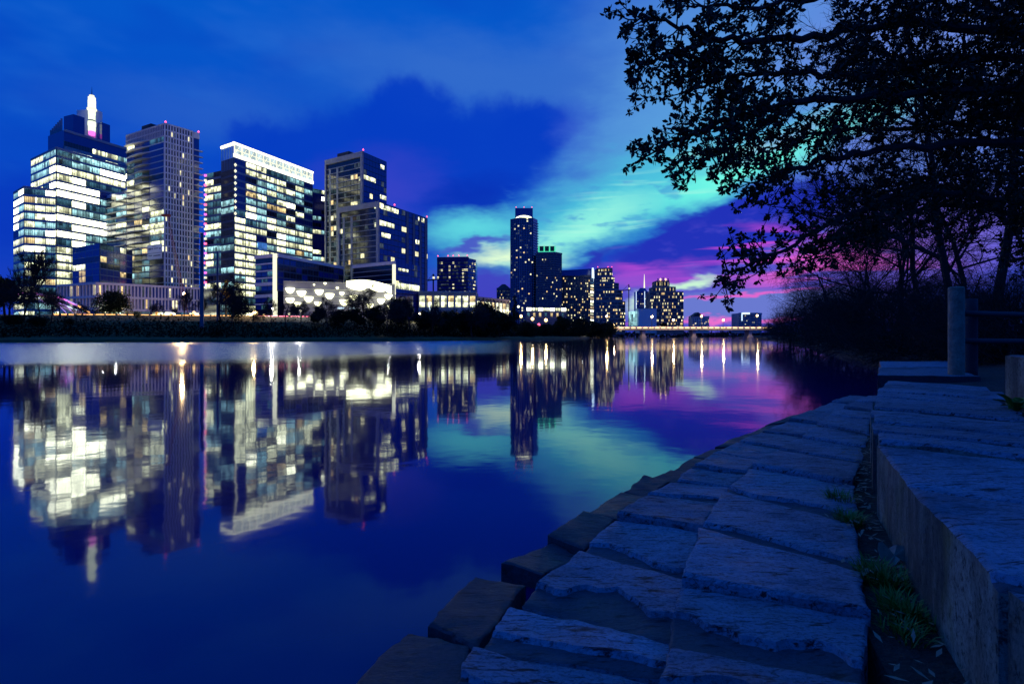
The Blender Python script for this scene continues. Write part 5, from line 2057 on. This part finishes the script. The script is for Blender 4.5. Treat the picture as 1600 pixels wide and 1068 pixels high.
# low dark growth along the water's edge, one mass
rnd = random.Random(9)
vs, fs = [], []
line = [Vector(p) for p in FAR_SHORE[2:9]]
Lt = length(line)
d_ = 0.0
while d_ < Lt - 1:
    p, t = along(line, d_)
    n_ = Vector((-t.y, t.x))
    for _ in range(60):
        o_ = abs(rnd.gauss(0, 9)) + 4.5
        hgt = rnd.uniform(0.3, 2.4) * (0.35 if -0.62 < (p.x / p.y) < -0.33 else 1.0) * (1.0 + 0.9 * noise.noise(Vector((p.x * 0.08, p.y * 0.08, o_ * 0.1))))
        q = p + n_ * o_ + t * rnd.uniform(-1, 1)
        c = Vector((q.x, q.y, far_z(q) + hgt * rnd.random()))
        a, b = rand_dir(rnd), rand_dir(rnd)
        s = rnd.uniform(0.15, 0.5)
        k = len(vs)
        for v_ in (c - a * s, c + b * s * 0.4, c + a * s, c - b * s * 0.4):
            vs.append(tuple(v_))
        fs.append((k, k + 1, k + 2, k + 3))
    d_ += 0.55
m_ = MB()
m_.add(vs, fs)
tag(m_.build('undergrowth', M['undergrowth']), 'dark low undergrowth covering the far bank above the water', 'undergrowth', kind='stuff')
# distant wooded shore beyond the bridge
vs, fs = [], []
for _ in range(14000):
    x = rnd.uniform(20, 460)
    y = rnd.uniform(610, 650) + 0.1 * x
    zt = 5.5 + 2.6 * noise.noise(Vector((x * 0.05, 3, 0))) + 1.2 * noise.noise(Vector((x * 0.2, 3, 0)))
    c = Vector((x, y, rnd.uniform(-0.5, zt)))
    a, b = rand_dir(rnd), rand_dir(rnd)
    s = rnd.uniform(0.7, 1.6)
    k = len(vs)
    for v_ in (c - a * s, c + b * s * 0.5, c + a * s, c - b * s * 0.5):
        vs.append(tuple(v_))
    fs.append((k, k + 1, k + 2, k + 3))
m_ = MB()
m_.add(vs, fs)
tag(m_.build('distant_treeline', M['leaf_far']), 'distant dark wooded shore seen beneath the road bridge', 'woods', kind='stuff')

# near bank on the right: bare winter trees and thickets
NB = 'bare trees on the near bank'
NT = [
    ('near_a', 1494, 19, 14.0, 0.9, 'straight trunked bare tree rising behind the wooden fence post'),
    ('near_b', 1552, 17, 12.0, 1.0, 'bare tree right of the one behind the fence post'),
    ('near_a', 1612, 16, 12.0, 1.1, 'bare tree at the right edge behind the fence rails'),
    ('near_b', 1440, 27, 10.5, 1.1, 'bare spreading tree left of the fence post behind the wall end'),
    ('near_b', 1392, 36, 11.0, 1.1, 'bare tree leaning over the water past the wall end'),
    ('near_a', 1345, 50, 11.0, 1.1, 'bare tree in the middle of the dark right shore'),
    ('near_b', 1300, 66, 10.5, 1.1, 'bare tree on the right shore below the lowest oak branch'),
    ('near_a', 1262, 84, 10.0, 1.1, 'bare tree second from the far end of the right shore'),
    ('near_b', 1232, 104, 9.5, 1.2, 'bare tree at the far end of the right shore by the bridge'),
]
for k, (kind, px, Y, h, wd, lab) in enumerate(NT):
    tree(kind, 'bare_tree', lab, wx(px, Y), Y, 0.9, h, k * 1.7, wd, NB)
TH = [(1215, 118, 5.0), (1225, 100, 6.0), (1240, 88, 6.0), (1258, 76, 6.0), (1278, 62, 6.0), (1300, 52, 5.5), (1325, 44, 5.2), (1350, 37, 4.6), (1378, 31, 4.2), (1405, 27, 3.8), (1436, 23, 3.4), (1468, 20.5, 3.2), (1520, 18, 3.2), (1565, 16.5, 3.0), (1610, 15, 3.0)]
ORD = 'first second third fourth fifth sixth seventh eighth ninth tenth eleventh twelfth thirteenth fourteenth last'.split()
for k, (px, Y, h) in enumerate(TH):
    x = wx(px, Y)
    tree('thicket', 'thicket_shrub', '%s dark tangled shrub along the right shore, counting from the bridge' % ORD[k], x, Y, 0.35, h * (1.0 if k < 5 else 1.12), k * 0.9, 1.3, 'shrubs along the near bank', 'shrub')
    if k % 2:
        tree('brush', 'low_bush', '%s low leafy bush at the waterline of the right shore, counting from the bridge' % ORD[k // 2], wx(px + 10, Y * 0.97), Y * 0.97, 0.3, h * 0.5, k * 2.1, 1.5, 'low bushes along the near bank', 'bush')
for k, (px, Y, h, w_) in enumerate(((1418, 30, 8.0, 'left of the fence post, leaning lowest'), (1525, 20, 7.5, 'above the left end of the fence rails'), (1370, 42, 8.5, 'above the far end of the seat wall'))):
    tree('near_b' if k % 2 else 'near_a', 'bare_tree', 'young thin bare tree on the near bank %s' % w_, wx(px, Y), Y, 0.7, h, 1.1 + k * 2.3, 1.3, NB)

# ------------------------------------------------------------------ overhanging live oak
oak = thing('live_oak', 'big dark live oak whose leafy branches hang in from the upper right', 'tree', (9.5, 6.0, 0.8))
ro = random.Random(4242)


def S(px, py, D):
    return Vector((wx(px, D), D, zp(py, D)))


LIMBS = [
    ([(1990, 150, 6.6), (1700, 62, 6.3), (1420, 38, 6.0), (1250, 62, 5.6), (1130, 60, 5.3), (1060, 42, 5.1), (990, 26, 5.0)], 0.10),
    ([(1130, 60, 5.3), (1085, 70, 5.2), (1030, 92, 5.1), (985, 112, 5.0)], 0.03),
    ([(1990, 250, 6.6), (1650, 150, 6.2), (1400, 148, 5.8), (1230, 165, 5.4), (1130, 190, 5.2), (1065, 216, 5.0), (1015, 240, 5.0)], 0.09),
    ([(1230, 165, 5.4), (1160, 215, 5.2), (1095, 255, 5.1)], 0.03),
    ([(1990, 300, 6.8), (1650, 225, 6.3), (1420, 232, 6.0), (1290, 250, 5.7), (1220, 275, 5.5), (1165, 292, 5.4)], 0.09),
    ([(1990, 330, 7.0), (1700, 330, 6.6), (1450, 300, 6.2), (1310, 345, 5.8), (1215, 392, 5.5), (1130, 428, 5.3)], 0.08),
    ([(1990, 180, 7.0), (1700, 100, 6.6), (1500, 95, 6.4), (1350, 118, 6.0), (1210, 112, 5.7), (1110, 130, 5.4), (1070, 148, 5.3)], 0.09),
    ([(1990, 60, 6.5), (1700, -40, 6.3), (1480, -28, 6.0), (1300, -8, 5.7), (1150, 12, 5.5), (1070, 4, 5.3)], 0.09),
    ([(1990, 280, 7.4), (1700, 245, 7.2), (1550, 195, 7.0), (1400, 200, 6.6), (1260, 212, 6.2), (1190, 240, 6.0)], 0.08),
    ([(1990, 380, 7.6), (1700, 380, 7.4), (1550, 325, 7.2), (1420, 330, 6.9), (1330, 372, 6.6), (1265, 405, 6.3)], 0.08),
    ([(1990, 100, 7.4), (1700, 40, 7.2), (1560, 30, 7.0), (1440, 4, 6.6), (1340, 30, 6.4)], 0.08),
    ([(1990, 340, 7.8), (1760, 300, 7.6), (1600, 270, 7.4), (1480, 275, 7.2), (1380, 300, 7.0), (1290, 310, 6.8)], 0.06),
    ([(1990, 230, 7.8), (1760, 180, 7.6), (1600, 140, 7.4), (1500, 150, 7.2), (1400, 90, 7.0), (1300, 80, 6.8)], 0.06),
    ([(1420, 38, 6.0), (1425, 90, 6.0), (1440, 130, 6.1), (1480, 165, 6.2)], 0.05),
]
SHADE_LIMBS = [  # limbs out of view, added so that they darken the seat wall
    ([(1990, 60, 6.5), (2050, -500, 5.4), (1900, -760, 4.2), (1600, -900, 3.2), (1250, -980, 2.8)], 0.09),
    ([(1990, 100, 7.4), (2350, -420, 4.6), (2500, -800, 3.2), (2300, -1200, 2.3)], 0.09),
    ([(1990, 180, 7.0), (2300, -150, 5.4), (2600, -350, 3.8), (2900, -600, 2.6)], 0.09),
]
LIMBS += SHADE_LIMBS
ob = MB()
leaves = []


def smooth_pts(pts, n=6):
    out = []
    for i in range(len(pts) - 1):
        p0, p1, p2, p3 = pts[max(0, i - 1)], pts[i], pts[i + 1], pts[min(len(pts) - 1, i + 2)]
        for k in range(n):
            t = k / n
            out.append(0.5 * ((2 * p1) + (p2 - p0) * t + (2 * p0 - 5 * p1 + 4 * p2 - p3) * t * t + (3 * p1 - p0 - 3 * p2 + p3) * t ** 3))
    out.append(pts[-1])
    return out


def rosette(p, d, n, size):
    for _ in range(n):
        a = (d * ro.uniform(0.2, 1.0) + rand_dir(ro) * 0.9).normalized()
        leaves.append((p + rand_dir(ro) * 0.012, a, rand_dir(ro), size * ro.uniform(0.55, 1.35)))


def twig(p, d, L, r, depth):
    n = 3
    pts = [p]
    q, dd = p.copy(), d
    for k in range(n):
        dd = (dd + rand_dir(ro) * 0.28).normalized()
        q = q + dd * (L / n)
        pts.append(q.copy())
    ob.tube(pts, [r, r * 0.8, r * 0.6, r * 0.35], 3, cap=False)
    if depth == 0:
        m = max(2, int(L / 0.042))
        for k in range(m):
            t = (k + ro.random()) / m * n
            i = min(n - 1, int(t))
            if t > 0.5:
                rosette(pts[i].lerp(pts[i + 1], t - i), dd, ro.randint(2, 4), 0.048)
        rosette(pts[-1], dd, ro.randint(5, 9), 0.050)
        return
    m = max(3, int(L / 0.085))
    for k in range(m):
        t = 0.2 + 0.8 * (k + ro.random()) / m
        i = min(n - 1, int(t * n))
        b = pts[i].lerp(pts[i + 1], t * n - i)
        ax = (pts[i + 1] - pts[i]).normalized()
        s = rand_dir(ro)
        s = (s - ax * s.dot(ax)).normalized()
        twig(b, (ax * 0.75 + s * 0.75).normalized(), L * ro.uniform(0.25, 0.5), r * 0.5, depth - 1)
    rosette(pts[-1], dd, 8, 0.050)


for li, (raw, r0) in enumerate(LIMBS):
    pts = smooth_pts([S(*a) for a in raw], 7)
    pts = [p + rand_dir(ro) * 0.03 for p in pts]
    N_ = len(pts)
    rad = [r0 * 0.55 * (1 - i / (N_ - 1)) ** 0.9 + 0.006 for i in range(N_)]
    ob.tube(pts, rad, 7, cap=False)
    acc = 0.0
    for i in range(N_ - 1):
        seg = (pts[i + 1] - pts[i])
        if li < len(LIMBS) - len(SHADE_LIMBS) and pts[i].x / pts[i].y > 1.12:
            continue
        acc += seg.length
        frac = i / (N_ - 1)
        while acc > 0.05:
            acc -= 0.05
            if noise.noise(pts[i] * 1.7 + Vector((li * 3.1, 0, 0))) < (-0.2 if pts[i].x / pts[i].y < 0.55 else -0.08) and frac < 0.8:
                continue
            b = pts[i].lerp(pts[i + 1], ro.random())
            ax = seg.normalized()
            s = rand_dir(ro)
            s = (s - ax * s.dot(ax)).normalized()
            Lb = ro.uniform(0.3, 0.85) * (1.0 - 0.62 * frac)
            twig(b, (ax * ro.uniform(0.5, 1.0) + s * 0.85 + Vector((0, 0, -0.12))).normalized(), Lb, 0.009, 1)
    rosette(pts[-1], seg.normalized(), 9, 0.062)
tk = MB()
base = Vector((9.5, 6.0, 0.6))
tk.tube([base, base + Vector((-0.1, 0.1, 1.0)), base + Vector((-0.3, 0.2, 2.2)), S(1990, 250, 6.8)], [0.42, 0.33, 0.30, 0.22], 10)
for raw, r0 in LIMBS:
    if raw[0][0] > 1900:
        p = S(*raw[0])
        tk.tube([base + Vector((-0.25, 0.15, 1.9)), base.lerp(p, 0.7) + Vector((0, 0, 0.35)), p], [0.16, 0.13, r0 + 0.005], 7)
tk.build('trunk', M['bark'], oak, smooth=True)
ob.build('branches', M['bark'], oak, kind='stuff')
# leaves: the outermost as single leaf parts, the rest as one crown
LEAF = [(0.0, 0.0, 0), (0.28, 0.2, 0.03), (0.66, 0.23, 0.03), (1.0, 0.0, -0.04), (0.66, -0.23, 0.03), (0.28, -0.2, 0.03)]
lm = bpy.data.meshes.new('leaf')
lm.from_pydata(LEAF, [], [(0, 1, 2, 3), (0, 3, 4, 5)])
lm.materials.append(M['leaf'])
leaves.sort(key=lambda l: l[0].x / l[0].y)
org = Vector(oak['_o'])
from mathutils import Matrix
for (p, a, s, sz) in leaves[:280]:
    b = a.cross(s).normalized()
    c = a.cross(b)
    o = bpy.data.objects.new('leaf', lm)
    COL.objects.link(o)
    o.parent = oak
    mt = Matrix((a, b, c)).transposed().to_4x4()
    o.matrix_local = Matrix.Translation(p - org) @ mt @ Matrix.Scale(sz, 4)
vs, fs = [], []
for (p, a, s, sz) in leaves[280:]:
    b = a.cross(s).normalized()
    c = a.cross(b)
    o = len(vs)
    for (u, v, w) in LEAF:
        q = p + (a * u + b * v + c * w) * sz
        vs.append((q.x, q.y, q.z))
    fs += [(o, o + 1, o + 2, o + 3), (o, o + 3, o + 4, o + 5)]
m_ = MB()
m_.add(vs, fs)
m_.build('crown', M['leaf'], oak, kind='stuff')
print('OAK LEAVES', len(leaves))

# ------------------------------------------------------------------ fence, plants and litter by the steps
fn = thing('wooden_fence', 'round wooden fence with a thick front post and two dark rails by the path', 'fence', (8.2, 10.5, 0.75))


def log(parent, name, p0, p1, r, material, n=14, seed=0):
    b = MB()
    p0, p1 = Vector(p0), Vector(p1)
    k = 7
    pts = [p0.lerp(p1, i / k) for i in range(k + 1)]
    pts.append(p1 + (p1 - p0).normalized() * r * 0.12)
    rad = [r * (1 + 0.03 * noise.noise(Vector((i * 0.9, seed, 0)))) for i in range(k + 1)] + [r * 0.82]
    b.tube(pts, rad, n)
    return b.build(name, material, parent, smooth=True)


o = log(fn, 'post', (8.2, 10.5, 0.6), (8.2, 10.5, 2.38), 0.128, M['wood_post'], 18, 1)
o.data.set_sharp_from_angle(angle=R(50))
log(fn, 'post', (8.95, 11.1, 0.6), (8.95, 11.1, 2.2), 0.11, M['wood_rail'], 14, 2)
log(fn, 'rail', (8.3, 10.65, 1.40), (13.0, 12.3, 1.36), 0.055, M['wood_rail'], 10, 3)
log(fn, 'rail', (8.3, 10.65, 1.92), (13.0, 12.3, 1.90), 0.055, M['wood_rail'], 10, 4)
log(fn, 'post', (12.2, 12.0, 0.6), (12.2, 12.0, 2.2), 0.11, M['wood_rail'], 14, 5)


def tuft(label, x, y, z, n, h, spread, seed, name='grass_tuft', wid=0.0035):
    rnd = random.Random(seed)
    b = MB()
    for _ in range(int(n * 1.2)):
        a = rnd.uniform(0, 2 * PI)
        rr = spread * rnd.random() ** 0.7
        p = Vector((x + math.cos(a) * rr, y + math.sin(a) * rr * 1.6, z))
        ln = Vector((math.cos(a) * 0.5 + rnd.gauss(0, 0.35), math.sin(a) * 0.5 + rnd.gauss(0, 0.35), 1.0)).normalized()
        hh = h * rnd.uniform(0.45, 1.1)
        w = Vector((-ln.y, ln.x, 0)).normalized() * wid * rnd.uniform(0.7, 1.3)
        q = p + ln * hh * 0.55
        e = p + ln * hh + Vector((ln.x, ln.y, -0.4)) * hh * 0.35
        b.add([tuple(p - w), tuple(p + w), tuple(q + w * 0.8), tuple(q - w * 0.8), tuple(e)], [(0, 1, 2, 3), (3, 2, 4)])
    t = b.build(name, M['grass_blade'], org=(x, y, z))
    tag(t, label, 'grass', 'grass tufts at the seat wall')
    return t


tuft('long green grass tuft below the fallen leaf at the foot of the seat wall', 1.86, 2.85, 0.26, 260, 0.13, 0.10, 1)
tuft('thick grass tuft in the middle of the wall foot', 1.74, 2.5, 0.26, 240, 0.12, 0.09, 2)
tuft('grass tuft nearest the viewer at the wall foot', 1.38, 1.75, 0.26, 120, 0.12, 0.06, 3)
tuft('small grass tuft beyond the fallen leaf at the wall foot', 2.22, 3.75, 0.26, 140, 0.12, 0.07, 4)
tuft('farthest grass tuft against the narrow wall block', 2.42, 4.2, 0.26, 140, 0.14, 0.07, 5)
tuft('thin grass tuft left of the thick one', 1.62, 2.35, 0.26, 90, 0.09, 0.07, 6)
# broad-leaved plant beside the upper wall
pl = thing('leafy_plant', 'low green plant with broad leaves at the foot of the upper wall', 'plant', (5.0, 5.7, 0.78))
rp = random.Random(8)
for k in range(16):
    a = rp.uniform(0, 2 * PI)
    e = rp.uniform(0.4, 1.2)
    d = Vector((math.cos(a) * math.cos(e), math.sin(a) * math.cos(e), math.sin(e)))
    L_ = rp.uniform(0.16, 0.30)
    w = Vector((-math.sin(a), math.cos(a), 0)) * L_ * 0.17
    c0 = Vector((4.98, 5.62, 0.74))
    m1 = c0 + d * L_ * 0.5 + Vector((0, 0, 0.03))
    m2 = c0 + d * L_ * 0.8
    tip = c0 + d * L_ + Vector((d.x, d.y, -1)) * 0.04
    b = MB()
    b.add([tuple(c0), tuple(m1 - w), tuple(m1 + Vector((0, 0, -0.01))), tuple(m1 + w), tuple(m2 - w * 0.7), tuple(m2 + w * 0.7), tuple(tip)], [(0, 1, 2), (0, 2, 3), (1, 4, 6, 2), (2, 6, 5, 3)])
    b.build('leaf', M['grass_blade'], pl)
# fallen plane leaf
b = MB()
cx, cy, cz = 2.03, 3.02, 0.335
pts = []
n = 26
for k in range(n):
    a = 2 * PI * k / n
    lob = 0.62 + 0.38 * abs(math.cos(2.5 * (a - PI / 2))) ** 1.5
    r_ = 0.085 * lob
    pts.append((cx + math.cos(a) * r_, cy + math.sin(a) * r_ * 0.6, cz + 0.045 * math.sin(a) + 0.03 * math.sin(3 * a) + 0.012 * math.cos(5 * a)))
b.add([(cx, cy, cz + 0.0)] + pts, [(0, 1 + k, 1 + (k + 1) % n) for k in range(n)])
b.tube([(cx, cy, cz), (cx - 0.05, cy - 0.04, cz - 0.03), (cx - 0.1, cy - 0.05, cz - 0.035)], 0.0025, 4)
tag(b.build('fallen_leaf', M['dry_leaf'], org=(cx, cy, cz)), 'curled dry brown leaf lying against the seat wall', 'leaf')
# litter of straw and twigs in the gutter, one mass
rnd = random.Random(21)
b = MB()
for k in range(420):
    d_ = rnd.uniform(1.2, 8.0)
    p, t = along(WALL, d_)
    nrm = Vector((-t.y, t.x))
    q = p + nrm * abs(rnd.gauss(0.1, 0.1))
    a = rnd.uniform(0, PI)
    L_ = rnd.uniform(0.01, 0.05)
    v_ = Vector((math.cos(a), math.sin(a), rnd.uniform(-0.2, 0.3))) * L_
    z = 0.285 + rnd.random() * 0.02
    c = Vector((q.x, q.y, z))
    w = Vector((-v_.y, v_.x, 0)) * rnd.uniform(0.06, 0.4)
    b.add([tuple(c - v_), tuple(c + w), tuple(c + v_), tuple(c - w)], [(0, 1, 2, 3)])
tag(b.build('litter', M['straw']), 'dry straw and leaf bits in the gutter at the wall foot', 'litter', kind='stuff')
for o in list(sc.objects):
    if '_o' in o:
        del o['_o']
